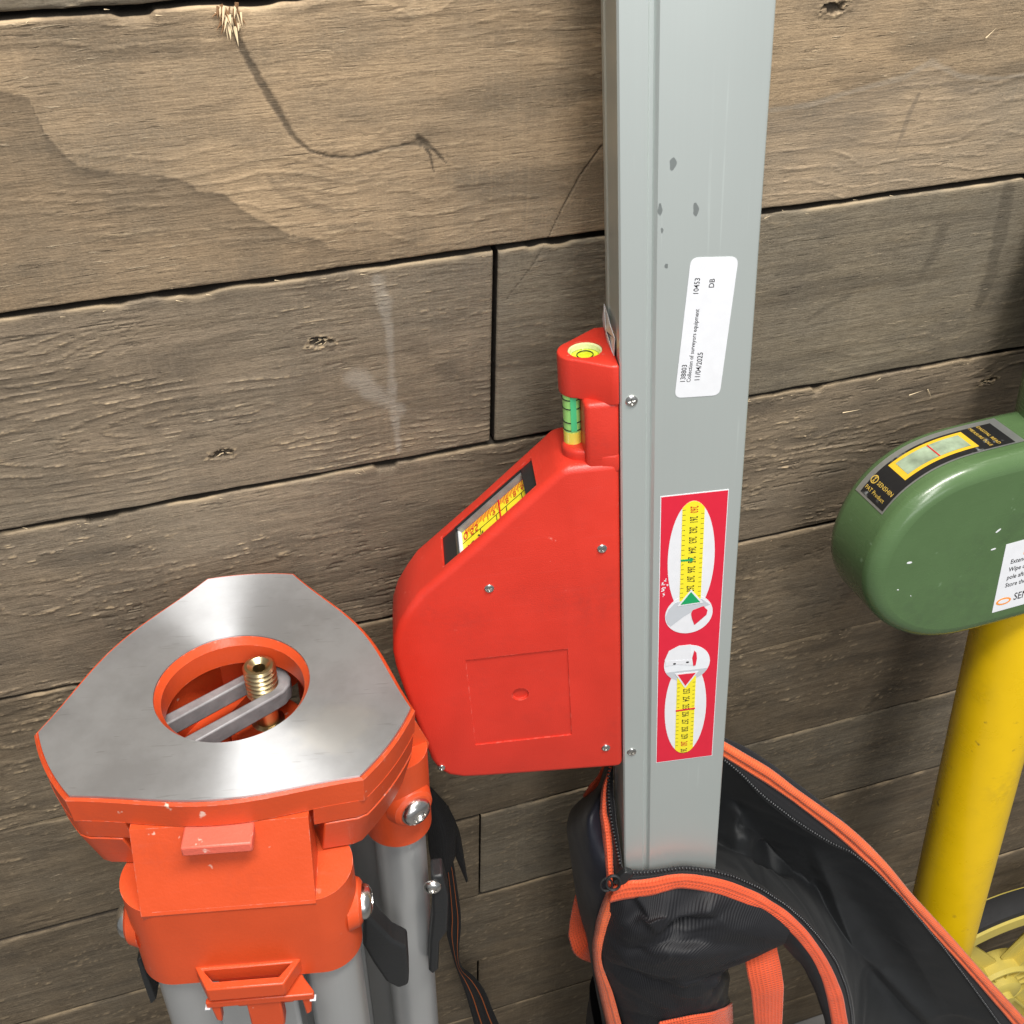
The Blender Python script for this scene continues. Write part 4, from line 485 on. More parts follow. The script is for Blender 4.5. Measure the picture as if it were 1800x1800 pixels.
# spirit level neck on top of the housing
def un_prism(name, pts, v0, v1, mat, parent, bev=0):
    bm = bmesh.new(); A = [bm.verts.new(r3(u, v0, n)) for u, n in pts]; B = [bm.verts.new(r3(u, v1, n)) for u, n in pts]; k = len(pts)
    bm.faces.new(A); bm.faces.new(B[::-1])
    for i in range(k): bm.faces.new((A[i], B[i], B[(i + 1) % k], A[(i + 1) % k]))
    o = obj(name, bm, mat, parent, 30)
    if bev: bevelmod(o, bev, 4, 40); bake_mods(o); smooth(o.data, 30)
    return o
nose = arc(-15.4, -18, 9.0, 104, 244, 14)
head = un_prism('level_head', [(-.3, 0), (-4, -.3)] + [(u, n) for u, n in nose] + [(-5.5, -37), (-.3, -37)], 142, 161.5, M_red, None, .0011)
head.parent = rod; bpy.context.view_layer.update()
bm = bmesh.new(); lathe(bm, [(.0070, -.0055), (.0078, .002)], Matrix.Translation(r3(-12.2, 142, -17.5)), 40); c = obj('tool', bm, None, rod, 0); bpy.context.view_layer.update(); cut(head, [c]); smooth(head.data, 30)
def glassmat(name, col):
    k = N(name); return k.set(Base_Color=col, Roughness=.08, Transmission_Weight=0., Coat_Weight=.6, Specular_IOR_Level=.6)
M_lime = glassmat('lime_fluid', (.70, .80, .03)); M_limepale = glassmat('pale_lime', (.66, .72, .38)); M_vial = glassmat('green_fluid', (.30, .62, .17)); M_vialy = glassmat('amber_fluid', (.72, .62, .09)); M_vialg = glassmat('bubble_green', (.07, .48, .20))
Bc = Matrix.Translation(r3(-12.2, 142, -17.5))
bm = bmesh.new(); lathe(bm, [(.0070, -.0054), (.0070, -.0035), (.0055, -.0030), (.002, -.0028)], Bc, 40); obj('bubble_level', bm, M_lime, head, 30)
bm = bmesh.new(); lathe(bm, [(.0066, -.0034), (.0072, -.0022), (.0074, -.0006), (.0066, -.0010), (.0062, -.0030)], Bc, 40, True); obj('level_rim', bm, M_limepale, head, 30)
bm = bmesh.new(); lathe(bm, [(.0034, -.0029), (.0037, -.0029), (.0037, -.0024), (.0034, -.0024)], Bc, 40, True); obj('level_ring', bm, M_ink, head, 30)
bm = bmesh.new(); lathe(bm, [(.0028, -.0028), (.0030, -.0026), (.0026, -.0022)], Bc @ T(.0026, -.0048, 0) @ Matrix.Diagonal((1.3, .45, 1, 1)), 24); obj('air_bubble', bm, M_vial, head, 30)
un_prism('level_neck', [(-.3, -.6), (-15.2, -1.2), (-15.8, -16), (-13, -30), (-6, -36), (-.3, -36)], 160, 194, M_red, rod, .0022)
un_prism('neck_collar', [(-.3, -.2), (-8, -.8)] + arc(-15.4, -14, 9.2, 96, 260, 10) + [(-10, -34), (-.3, -36)], 186, 197, M_red, rod, .0022)
bm = bmesh.new(); bm2 = None
Vc = Matrix.Translation(r3(-19.0, 187.5, -15.5))
bm = bmesh.new(); lathe(bm, [(.0042, 0), (.0042, .0285)], Vc, 28); via = obj('vial', bm, M_vial, rod, 30)
bm = bmesh.new(); lathe(bm, [(.0043, .0001), (.0043, .0075)], Vc, 28); obj('vial_end', bm, M_vialy, via, 30)
bm = bmesh.new(); box(bm, -.0012, .0014, -.0045, .0, .0085, .0260); bm.transform(Vc); obj('air_bubble', bm, M_vialg, via, 0)
for z in (.0085, .0125, .0195, .0240):
    bm = bmesh.new(); lathe(bm, [(.0043, z), (.00446, z), (.00446, z + .00042), (.0043, z + .00042)], Vc, 28, True); obj('vial_ring', bm, M_ink, via, 30)
# screws (one mesh shared by all)
bm = bmesh.new(); lathe(bm, [(.0024, -.0006), (.0024, .0001), (.0021, .00042), (.0014, .00062), (.0003, .00068)], Matrix(), 24); scr = obj('screw', bm, M_silver, None, 30)
cc = []
for a in (0, 90):
    bm = bmesh.new(); box(bm, -.0015, .0015, -.00032, .00032, .0001, .002); c = obj('tool', bm, None, None, 0, mw=RZ(a)); cc.append(c)
bpy.context.view_layer.update(); cut(scr, cc); smooth(scr.data, 30); SCREW = scr.data; bpy.data.objects.remove(scr)
SCREWHOLE = None
def screw(u, v, n, parent, s=1., a=20):
    o = bpy.data.objects.new('screw', SCREW); COL.objects.link(o); o.parent = parent; o.matrix_local = Matrix.Translation(r3(u, v, n)) @ RX(90) @ RZ(a) @ Matrix.Diagonal((s, s, s, 1)); return o
screw(4.9, 159.7, -.05, prf, 1.15, 10); screw(4.6, 381.6, -.05, prf, 1.1, 40)
for u, v, s, a in ((-63.8, 254.5, 1.0, 5), (-9.3, 238, 1.0, 30), (-9.6, 375.5, 1., 12), (-99.1, 375.8, .85, 0)): screw(u, v, .25, hs, s, a)
# stickers: thin sheets laid one on another
def sheet(name, pts, n, mat, parent): return uvn_prism(name, pts, n, n - .12, mat, parent, 0)
def ell(cu, cv, a, b, k=48): return [(cu + a * math.cos(2 * math.pi * i / k), cv + b * math.sin(2 * math.pi * i / k)) for i in range(k)]
stk = sheet('instruction_sticker', [(17.9, 211.1), (49.5, 211.2), (49.3, 391.3), (17.9, 391.9)], .84, M_white, rod)
sheet('red_panel', [(18.3, 211.6), (49.2, 211.7), (49.0, 390.9), (18.2, 391.4)], .90, M_stkred, stk)
def clip(x, c, h, b):  # half length of an oval at across-offset
    q = (x - c) / h; return b * math.sqrt(max(0, 1 - q * q))
OV1, OV2 = (33.2, 250, 11.3, 34.5), (33.2, 351.5, 11.1, 34.5)
for cu, cv, a, b in (OV1, OV2): sheet('white_oval', ell(cu, cv, a, b), .98, M_white, stk)
for nm, cv in (('picture_disc', 284.6), ('picture_disc', 318.2)): sheet(nm, ell(33.1, cv, 11.9, 12.6), 1.06, M_stklight if cv > 300 else M_white, stk)
def strip(ov, u0, u1, vend, up):
    cu, cv, a, b = ov; us = [u0 + (u1 - u0) * i / 8 for i in range(9)]
    e = [(u, cv - clip(u, cu, a, b) if up else cv + clip(u, cu, a, b)) for u in us]
    return e + [(u1, vend), (u0, vend)]
sheet('tape_strip', strip(OV1, 28.2, 38.7, 277, True), 1.14, M_stkyel, stk); sheet('tape_strip', strip(OV2, 28.2, 38.1, 328, False), 1.14, M_stkyel, stk)
sheet('grey_shape', D['grey1'], 1.16, M_stkgrey, stk); sheet('red_pentagon', D['pent'], 1.24, M_stkred, stk)
sheet('grey_shape', ell(33.1, 318.2, 11.8, 12.4)[3:22], 1.1, M_stkgrey, stk); sheet('white_shape', D['white2'], 1.16, M_white, stk); sheet('white_shape', D['bar2'], 1.22, M_white, stk); sheet('red_disc', D['ell2'], 1.3, M_stkred, stk)
for u, v in D['dots2'][:2]: sheet('black_dot', ell(u, v, .8, .55, 12), 1.3, M_ink, stk)
def tri3(name, pts, mat):
    c = [sum(p[i] for p in pts) / 3 for i in (0, 1)]; sheet('white_outline', [(c[0] + (p[0] - c[0]) * 1.3, c[1] + (p[1] - c[1]) * 1.3) for p in pts], 1.3, M_white, stk); sheet(name, pts, 1.38, mat, stk)
tri3('green_arrow', [(33.7, 270), (38.5, 277.2), (28.6, 277.6)], M_stkgreen); tri3('red_arrow', [(28.4, 325.3), (37.8, 325.4), (32.6, 334)], M_stkred)
def RTXT(u, v, n, a=-90): return Matrix.Translation(r3(u, v, n)) @ RX(90) @ RZ(a)
for i in range(9): text('tape_numeral', str(260 + i)[:3], 5.3e-3, M_redink if i == 0 else M_ink, RTXT(33.6 - i * .06, 220.3 + 5.95 * i, 1.2), stk, 'CENTER', 'CENTER', .50, .00004)
for i in range(9): text('tape_numeral', str(253 + i), 5.1e-3, M_redink if i == 7 else M_ink, RTXT(33.2 - i * .03, 338.2 + 5.75 * i, 1.2), stk, 'CENTER', 'CENTER', .5, .00004)
for ov, va, vb, u0, u1 in ((OV1, 217, 275, 28.4, 38.5), (OV2, 332, 385, 28.4, 37.9)):
    bm = bmesh.new(); v = va
    while v < vb:
        for u_, d in ((u0, 1), (u1, -1)):
            if abs(v - ov[1]) < clip(u_, ov[0], ov[2], ov[3]) - 1:
                a = r3(u_, v, 1.18); b = r3(u_ + d * 1.4, v + .22, 1.18); box(bm, min(a[0], b[0]), max(a[0], b[0]), a[1] - .00003, a[1], b[2], a[2])
        v += 2.95
    obj('tick_marks', bm, M_ink, stk, 0)
sheet('green_mark', [(28.2, 249.2), (32.6, 249.4), (32.6, 248.4), (34.6, 250.0), (32.6, 251.6), (32.6, 250.6), (28.2, 250.4)], 1.26, M_stkgreen, stk)
sheet('red_mark', [(28.0, 351.6), (38.3, 351.2), (38.3, 352.3), (28.0, 352.7)], 1.26, M_stkred, stk)
bm = bmesh.new()
for k in range(26):
    u, v = 19.2 + abs(random.gauss(0, 1.6)), random.choice((262, 268)) + random.gauss(0, 3.2); a = random.uniform(.15, .6); pts = [r3(u + a * random.uniform(.6, 1.2) * math.cos(q), v + a * random.uniform(.6, 1.3) * math.sin(q), .93) for q in (0, 1.2, 2.4, 3.6, 5)]; bm.faces.new([bm.verts.new(p) for p in pts])
tag(obj('scuff_marks', bm, M_stklight, stk, 0, False), kind='stuff')
# white lot label, stuck on a little crooked
LA, LB = Vector((25.95, 160.4)), Vector((38.1, 97.4)); la = math.atan2(-(LB.y - LA.y), LB.x - LA.x) - math.radians(90)
corners = [(23.3, 160.0), (42.9, 160.9), (47.7, 98.2), (28.5, 96.6)]
def rounded(pts, r, k=6):
    o = []; m = len(pts)
    for i in range(m):
        p = Vector(pts[i]); a = (Vector(pts[i - 1]) - p).normalized(); b = (Vector(pts[(i + 1) % m]) - p).normalized()
        for j in range(k + 1):
            t = j / k; q = p + a * r * (1 - t) ** 2 + b * r * t ** 2; o.append((q.x, q.y))
    return o
lab = sheet('lot_label', rounded(corners, 3.4), .86, M_white, rod)
ang = 90 - 4.6
def ltxt(b, u, v, s, sx): text('label_text', b, s, M_ink, RTXT(u, v, .89, ang), lab, 'LEFT', 'BOTTOM_BASELINE', sx, .00003)
la_ = D['lab']
ltxt('138803', 27.6, 153.0, .0031, .95); ltxt('10453', 31.9, 113.0, .0031, .98); ltxt('Collection of surveyors equipment', 29.9, 153.0, .00245, .98); ltxt('11/04/2025', 33.8, 153.0, .0032, .95); ltxt('DB', 38.2, 110.6, .0031, 1.)
# second crumpled label on the side of the rod
P = [(v, n, .35 + .5 * (i % 3)) for i, (v, n) in enumerate(D['torn'])]; bm = bmesh.new(); c = (sum(p[0] for p in P) / 8, sum(p[1] for p in P) / 8)
vs = [bm.verts.new(r3(-.15 - p[2], p[0], p[1])) for p in P]; vc = bm.verts.new(r3(-1.9, *c)); vd = bm.verts.new(r3(-.9, c[0] + 4, c[1] - 4))
for i in range(8): bm.faces.new((vs[i], vs[(i + 1) % 8], vc if i % 3 else vd))
bm.faces.new((vs[0], vc, vd)) if False else None
tag(solid(obj('torn_label', bm, M_white, rod, 0, False), .0002), 'crumpled white paper label on the side of the rod')
# damp spots on the face
for (u, v), a, b in zip(((20.5, 58.5), (15.9, 75.6), (29.8, 77.1), (16.8, 84.2), (18.8, 99.1)), (1.3, .9, 1.1, .5, .7), (2.4, 2.2, 2.7, 1.1, 1.2)):
    pts = [(u + (a * math.cos(q) * (1 + .2 * math.sin(3 * q + v))), v + b * math.sin(q) * (1 + .15 * math.cos(2 * q + u))) for q in [2 * math.pi * i / 20 for i in range(20)]]
    uvn_prism('damp_spot', pts, .73, .66, None, rod, 0).data.materials.append(bpy.data.materials.get('damp') or alu('damp', (.45, .49, .475), .34, .05))

# ------------------------------------------------------------------ tripod
MT_ = Matrix(((0.9771582, 0.21166184, 0.01900309, -0.01720084), (-0.21209776, 0.96575263, 0.14945368, -0.09450301), (0.01328136, -0.1500704, 0.9885861, 0.99714442), (0, 0, 0, 1)))
TF = 1.006
tri = empty('tripod', MT_ @ T(0, 0, -TF), 'orange headed aluminium surveying tripod with flat grey head plate and legs folded together', 'tripod')
TZ = T(0, 0, TF)
def tobj(name, bm, mat, parent=tri, sm=32, bev=0, seg=3): 
    bmesh.ops.recalc_face_normals(bm, faces=bm.faces); bm.transform(TZ); o = obj(name, bm, mat, parent, sm, False)
    if bev: bevelmod(o, bev, seg, 40)
    return o
def outline(grow=0., a0=None, a1=None, step=3):
    """rounded triangle: cut corners at 90/210/330 degrees, bowed sides between"""
    o = []; R0 = .0831 + grow; d = R0 * math.cos(math.radians(15)); m = .0662 + grow
    a = -30. if a0 is None else a0; end = 330. if a0 is None else a1
    ang = np.arange(a, end - (1e-6 if a0 is None else -1e-6), step)
    for t in ang:
        q = ((t - 90 + 60) % 120) - 60  # from the nearest corner
        if abs(q) <= 15: r = R0 * (1 - .010 * (1 - (q / 15) ** 2)) * 1.0 if True else d
        else:
            s = (abs(q) - 15) / 45.; x = R0 * math.cos(math.radians(45)); chord = x / math.cos(math.radians(60 - abs(q))); r = chord + (m - x) * math.sin(s * math.pi / 2) ** 1
        o.append((r * math.cos(math.radians(t)), r * math.sin(math.radians(t))))
    return o
def ringsolid(bm, layers, hole):
    """outer loops stacked (outline, z), inner loops stacked (radius, z)"""
    n = len(layers[0][0]); L = [[bm.verts.new((x, y, z)) for x, y in o] for o, z in layers]
    ang = [math.atan2(y, x) for x, y in layers[0][0]]; H = [[bm.verts.new((r * math.cos(a), r * math.sin(a), z)) for a in ang] for r, z in hole]
    loops = L + H[::-1]
    for A, B in zip(loops, loops[1:] + loops[:1]):
        for i in range(n): bm.faces.new((A[i], A[(i + 1) % n], B[(i + 1) % n], B[i]))
O_ = outline(-.0006); O1 = outline(.0014); O2 = outline(.0003)
bm = bmesh.new(); ringsolid(bm, [(O_, 0), (O_, -.0012)], [(.0346, 0), (.0346, -.0012)]); tobj('head_plate', bm, M_plate, tri, 30)
bm = bmesh.new(); ringsolid(bm, [(O_, -.0013), (O2, -.0004), (O1, -.0016), (outline(.0006), -.0145)], [(.0344, -.0013), (.0344, -.0006), (.0318, -.0040), (.0318, -.0150)])
hd = tobj('head_casting', bm, M_orange, tri, 30)
for k in range(3):
    A0 = 90 + 120 * k
    def blk(z0, z1, g0, g1, sp, name):
        bm = bmesh.new(); lo_ = outline(g0, A0 - sp, A0 + sp, 3.); hi = outline(g1, A0 - sp, A0 + sp, 3.); inn = [(.050 * math.cos(math.radians(A0 + q)), .050 * math.sin(math.radians(A0 + q))) for q in (sp * .8, 0, -sp * .8)]
        A = [bm.verts.new((x, y, z0)) for x, y in lo_ + inn]; B = [bm.verts.new((x, y, z1)) for x, y in hi + inn]; n = len(A)
        bm.faces.new(A); bm.faces.new(B[::-1])
        for i in range(n): bm.faces.new((A[i], B[i], B[(i + 1) % n], A[(i + 1) % n]))
        tobj(name, bm, M_orange, hd, 30, .0006 if z0 < -.02 else 0, 2)
    blk(-.0140, -.0250, .0008, -.0006, 28.5, 'corner_block'); blk(-.0260, -.0480, -.0004, -.0065, 25.5, 'corner_block')
# slotted arm with the brass fixing screw
ad = Vector((.8, .6)); an = Vector((-.6, .8)); ac = Vector((9, 20)) / 1000
bm = bmesh.new()
def ap(a, b): return (ac.x + ad.x * a + an.x * b, ac.y + ad.y * a + an.y * b)
outer = [ap(-.062, .0125), ap(0, .0118)] + [ap(.002 + .0118 * math.cos(math.radians(q)), .0118 * math.sin(math.radians(q))) for q in (75, 50, 25, 0, -25, -50, -75)] + [ap(0, -.0118), ap(-.062, -.0125)]
inner = [ap(-.058, -.0062), ap(0, -.0066)] + [ap(.001 + .0066 * math.cos(math.radians(q)), .0066 * math.sin(math.radians(q))) for q in (-75, -50, -25, 0, 25, 50, 75)] + [ap(0, .0066), ap(-.058, .0062)]
n = len(outer)
A = [[bm.verts.new((x, y, z)) for x, y in outer] for z in (-.0185, -.0275)]; B = [[bm.verts.new((x, y, z)) for x, y in inner] for z in (-.0185, -.0275)]
for i in range(n):
    j = (i + 1) % n
    bm.faces.new((A[0][i], A[0][j], A[1][j], A[1][i])); k0, k1 = n - 1 - i, (n - 1 - j) % n
    bm.faces.new((B[0][k0], B[0][k1], B[1][k1], B[1][k0])); bm.faces.new((A[0][i], A[0][j], B[0][k1], B[0][k0])); bm.faces.new((A[1][i], A[1][j], B[1][k1], B[1][k0]))
arm = tobj('slotted_arm', bm, M_castgrey, tri, 30, .0009, 2)
Sx = T(ac.x, ac.y, 0)
bm = bmesh.new(); prof = [(.0030, -.024), (.0030, -.0084), (.0054, -.0064), (.0068, -.0066)]; z = -.0072
while z > -.0245: prof += [(.0077, z - .0006), (.0077, z - .0011), (.0066, z - .0018), (.0066, z - .0021)]; z -= .0026
prof += [(.0056, -.0270), (.0056, -.042), (.0105, -.043), (.0105, -.047), (.0040, -.047)]
lathe(bm, prof[::-1], Sx, 36); scw = tobj('fixing_screw', bm, M_brass, tri, 35)
bm = bmesh.new(); lathe(bm, [(.0108, -.0425), (.0165, -.0425), (.0185, -.047), (.0185, -.085), (.0108, -.085)], Sx, 28); tobj('screw_knob', bm, M_orange, scw, 30, .001)
# three folded legs
def stadium(hx, cy, r, k=10): return arc(hx, cy, r, -90, 90, k) + arc(-hx, cy, r, 90, 270, k)
bolt_prof = [(.0078, 0), (.0078, .0012), (.0070, .0028), (.0052, .0040), (.0036, .0044), (.0034, .0030), (.0004, .0030)]
for k, a in enumerate((-90, 30, 150)):
    U = RZ(a - 90) if k < 2 else T(.024, .004, 0) @ RZ(a - 90)
    def lobj(name, bm, mat, parent, sm=32, bev=0, seg=3): bm.transform(U); return tobj(name, bm, mat, parent, sm, bev, seg)
    bm = bmesh.new(); prism(bm, [(x_ - .002, y_) for x_, y_ in stadium(.0325, .0615, .0170, 26)], -.024, -.104)
    g = bm.verts[:] + bm.edges[:] + bm.faces[:]; r_ = bmesh.ops.bisect_plane(bm, geom=g, plane_co=(0, .0785, -.0520), plane_no=(0, .12, .99), clear_outer=True)
    bmesh.ops.holes_fill(bm, edges=[e for e in r_['geom_cut'] if isinstance(e, bmesh.types.BMEdge)])
    cast = lobj('leg_casting', bm, M_orange, None, 30); bm = bmesh.new(); prism(bm, [(.0655, -.0150), (.0790, -.0536), (.0770, -.060), (.056, -.060), (.056, -.0150)], -.0362, .0362, 0); wg = lobj('tool', bm, None, None, 0)
    m_ = cast.modifiers.new('u', 'BOOLEAN'); m_.operation = 'UNION'; m_.object = wg; m_.solver = 'EXACT'; bpy.context.view_layer.update(); bake_mods(cast); bpy.data.objects.remove(wg); smooth(cast.data, 14); cast.parent = tri; bevelmod(cast, .0012, 3, 30)
    for s in (-1, 1):
        B = T(-.002 + s * .0495, .0615, -.0785) @ RY(90 * s)
        bm = bmesh.new(); lathe(bm, [(.0125, -.004), (.0105, .0008), (.0088, .0020), (.002, .0020)], B, 28); lobj('bolt_boss', bm, M_orange, cast, 30)
        bm = bmesh.new(); lathe(bm, [(r, z + .0020) for r, z in bolt_prof], B, 24); lobj('bolt', bm, M_silver, cast, 30)
        bm = bmesh.new(); lathe(bm, [(.0133, -1.000), (.0133, -.090)], T(-.003 + s * .0335, .0615, 0), 36); lobj('leg_tube', bm, M_tube, tri, 30)
    bm = bmesh.new(); prism(bm, [(-.0185, .0545), (.0185, .0545), (.0185, .0700), (-.0185, .0700)], -1.000, -.118); lobj('lower_leg', bm, M_tube, tri, 30, .002)
    bm = bmesh.new(); prism(bm, [(-.047, .050), (.047, .050), (.047, .073), (-.047, .073)], -.62, -.56); lobj('leg_clamp', bm, M_black, tri, 30, .004)
    bm = bmesh.new(); lathe(bm, [(.004, -1.0055), (.012, -.985), (.016, -.95)], T(0, .062, 0), 16); lobj('foot_spike', bm, M_silver, tri, 30)
    if k == 0:
        bm = bmesh.new(); box(bm, -.0142, .0142, .064, .0765, -.0205, -.0152); lobj('latch_tab', bm, paint('pale_worn_orange', (.70, .13, .085), .45, 500, .3, wear=.5, wearcol=(.85, .7, .6)), cast, 30, .0008, 2)
        bm = bmesh.new(); ot = [(-.0265, .0765), (.0215, .0765), (.0140, .0900), (-.0190, .0900)]; it_ = [(-.0215, .0800), (.0170, .0800), (.0115, .0862), (-.0165, .0862)]
        A = [[bm.verts.new((x, y, z)) for x, y in ot] for z in (-.0925, -.1010)]; B = [[bm.verts.new((x, y, z)) for x, y in it_] for z in (-.0925, -.1010)]
        for i in range(4):
            j = (i + 1) % 4
            bm.faces.new((A[0][i], A[0][j], A[1][j], A[1][i])); bm.faces.new((B[0][j], B[0][i], B[1][i], B[1][j])); bm.faces.new((A[0][j], A[0][i], B[0][i], B[0][j])); bm.faces.new((A[1][i], A[1][j], B[1][j], B[1][i]))
        lobj('strap_loop', bm, M_orange, cast, 30, .0012, 2)
        bm = bmesh.new(); prism(bm, [(-.0120, .072), (.0190, .072), (.0230, .080), (.0265, .0865), (.0265, .0885), (-.0205, .0885), (-.0205, .0865), (-.0160, .080)], -.1085, -.1045); bm.transform(T(-.010, 0, 0)); lobj('buckle', bm, M_orange, tri, 30, .0006, 2)
        bm = bmesh.new(); box(bm, -.0055, .0095, .0805, .0875, -.128, -.1080)
        for s in (-1, 1): prism(bm, [(.003 + s * .0178, -.1080), (.003 + s * .0222, -.1080), (.003 + s * .0210, -.1200), (.003 + s * .0185, -.1215)], .0825, .0875, 1)
        prism(bm, [(-.015, -.108), (.021, -.108), (.0155, -.122), (-.0095, -.122)], .077, .0806, 1)
        bm.transform(T(-.010, 0, 0)); lobj('buckle_clip', bm, M_orange, tri, 30, .0008, 2)
        for x0, x1 in ((-.0311, -.0285), (.0150, .0172)): bm = bmesh.new(); box(bm, x0, x1, .0860, .0888, -.1092, -.1087); lobj('strap_edge', bm, M_white, tri, 30)
def slab(name, pts, y0, y1, mat, bev): bm = bmesh.new(); prism(bm, [(p[0] / 1000, p[2] / 1000) for p in pts], y0, y1, 1); return tobj(name, bm, mat, tri, 30, bev)
slab('clamp_lever', D['leverA'], -.042, -.030, M_black, .0018); cb = slab('clamp_lever', D['clampB'], -.014, -.002, M_black, .0015); slab('clamp_lever', D['sliverC'], -.050, -.036, M_black, .0008)
bm = bmesh.new(); bm.transform(TZ); lathe(bm, bolt_prof, T(D['boltB'][0][0] / 1000, -.014, D['boltB'][0][2] / 1000) @ RX(90) @ Matrix.Diagonal((.6, .6, .6, 1)), 16); tobj('bolt', bm, M_silver, cb, 30)
# carrying strap with orange stitch lines (given in world millimetres)
def ribbon(name, rows, n, mat, parent, thick, mw=None, up=None):
    V = crom(crom(np.array(rows), up or max(2, len(rows) * 3)).transpose(1, 0, 2), n).transpose(1, 0, 2); o = link(name, grid_mesh(V, True), mat, parent, 60)
    if thick: solid(o, thick)
    return o
TI = np.array(tri.matrix_world.inverted())
def tw(P): P = np.array(P, float) / 1000; return P @ TI[:3, :3].T + TI[:3, 3]
L_, R_ = tw(D['strapL']), tw(D['strapR']); st = ribbon('carry_strap', [L_, L_ * .5 + R_ * .5 + TI[:3, 1] * -.002, R_], 60, M_strap, tri, .0012)
M_stitch = flat('orange_stitch', (.35, .09, .02), .7)
for q in (.30, .72):
    c = L_ * (1 - q) + R_ * q + TI[:3, 1] * -.0032; w = (R_ - L_) * .028; ribbon('stitch_line', [c - w, c + w], 60, M_stitch, st, .0002, up=2)
L_, R_ = tw(D['tailL']), tw(D['tailR']); ribbon('strap_tail', [L_, L_ * .5 + R_ * .5 + TI[:3, 1] * -.006, R_], 40, M_strap, tri, .0015)
L_, R_ = tw(D['hookL']), tw(D['hookR']); ribbon('strap_tail', [L_, L_ * .5 + R_ * .5 + TI[:3, 1] * -.004, R_], 40, M_strap, tri, .0015)
# ------------------------------------------------------------------ carry bag (laid out in the rod's frame, millimetres)
bag = empty('carry_bag', MROD, 'open black zip bag with orange webbing trim around the foot of the grey rod', 'bag')
def B3(P): P = np.array(P, float); return np.stack([P[..., 0], -P[..., 2], ROD_FOOT - P[..., 1]], -1) / 1000
def cloth_grid(name, rows, nu, nv, mat, thick=.0012, wr=0., ws=.02, seed=1, dirn=(1, 1), folds=(), parent=None):
    G = crom(crom(B3(rows), nv).transpose(1, 0, 2), nu).transpose(1, 0, 2)
    if wr:
        h, w = G.shape[:2]; du = np.gradient(G, axis=1); dv = np.gradient(G, axis=0); nn = np.cross(du, dv); nn /= np.linalg.norm(nn, axis=-1, keepdims=True) + 1e-12
        if np.mean(nn[..., 1]) > 0: nn = -nn
        X = G[..., 0] / ws * dirn[0]; Y = G[..., 2] / ws * dirn[1]
        wx = fbm(X * .7, Y * .7, seed, 3) * 2.2; d = np.abs(fbm(X + wx, Y - wx, seed + 3, 3) - .5) * 2
        edge = np.minimum(np.minimum(np.linspace(0, 1, h)[:, None], np.linspace(1, 0, h)[:, None]) * 7, 1) * np.minimum(np.minimum(np.linspace(0, 1, w)[None], np.linspace(1, 0, w)[None]) * 9, 1)
        G = G + nn * ((.5 - d) * wr * edge)[..., None]
    for pl, wd_, am in folds:
        U, Vv = G[..., 0] * 1000, ROD_FOOT - G[..., 2] * 1000; d = np.full(U.shape, 1e9); q = np.zeros(U.shape); m = len(pl) - 1
        for i, (a, b) in enumerate(zip(pl, pl[1:])):
            dx, dy = b[0] - a[0], b[1] - a[1]; L = dx * dx + dy * dy; t = np.clip(((U - a[0]) * dx + (Vv - a[1]) * dy) / L, 0, 1); e = np.hypot(U - a[0] - dx * t, Vv - a[1] - dy * t); q = np.where(e < d, (i + t) / m, q); d = np.minimum(d, e)
        G[..., 1] -= am / 1000 * np.exp(-np.abs(d / wd_) ** 1.3) * np.sin(np.pi * np.clip(q * .8 + .1, 0, 1))
    o = link(name, grid_mesh(G, True), mat, parent or bag, 0)
    smooth(o.data, 70)
    if thick: solid(o, thick, -1)
    return o
cloth_grid('inner_lining', D['inner'], 150, 100, M_lining, 0, .0060, .075, 4, (1.0, 1.3), [(p, w, a) for p, (w, a) in zip(D['fold_in'], ((5, 7), (5, -8), (6, 6), (6, 8), (6, -6), (4, 4), (7, -8), (8, 6), (9, 4), (10, 5)))])
cloth_grid('back_panel', D['outer'], 60, 24, M_navy, 0, .0015, .03, 6)
cloth_grid('front_panel', D['front'], 110, 90, M_nylon, 0, .0040, .034, 9, (.7, 1.4), [(p, w, a) for p, (w, a) in zip(D['fold_front'], ((4, 4), (4.5, 4.5), (5, -4), (4, -3), (3, -3), (9, 5), (7, -4), (4, -3), (4, 3)))])
cloth_grid('front_flap', D['arm'], 50, 20, M_nylon, 0, .001, .03, 12)
cloth_grid('side_panel', D['left'], 80, 40, M_navy, 0, .0028, .03, 15, (1.2, .6))
cloth_grid('webbing_loop', D['loop'], 40, 6, M_web, .0015)
cloth_grid('webbing_handle', D['handle'], 50, 12, M_web, .002)
cloth_grid('webbing_band', D['band'], 40, 8, M_web, .0012)
cloth_grid('shoulder_strap', D['shoulder'], 24, 4, M_web, .0015)
for nm, key, mat in (('webbing_trim', 'trim_back', M_webpale), ('webbing_trim', 'trim_front', M_web), ('webbing_trim', 'trim_left', M_webpale), ('webbing_trim', 'trim_side', M_web)):
    cloth_grid(nm, D[key], 120, 10, mat, .0012, .0006, .012, 20)
for key in ('tape_back', 'tape_front', 'tape_side'): cloth_grid('zip_tape', D[key], 90, 6, M_tape, .0006)
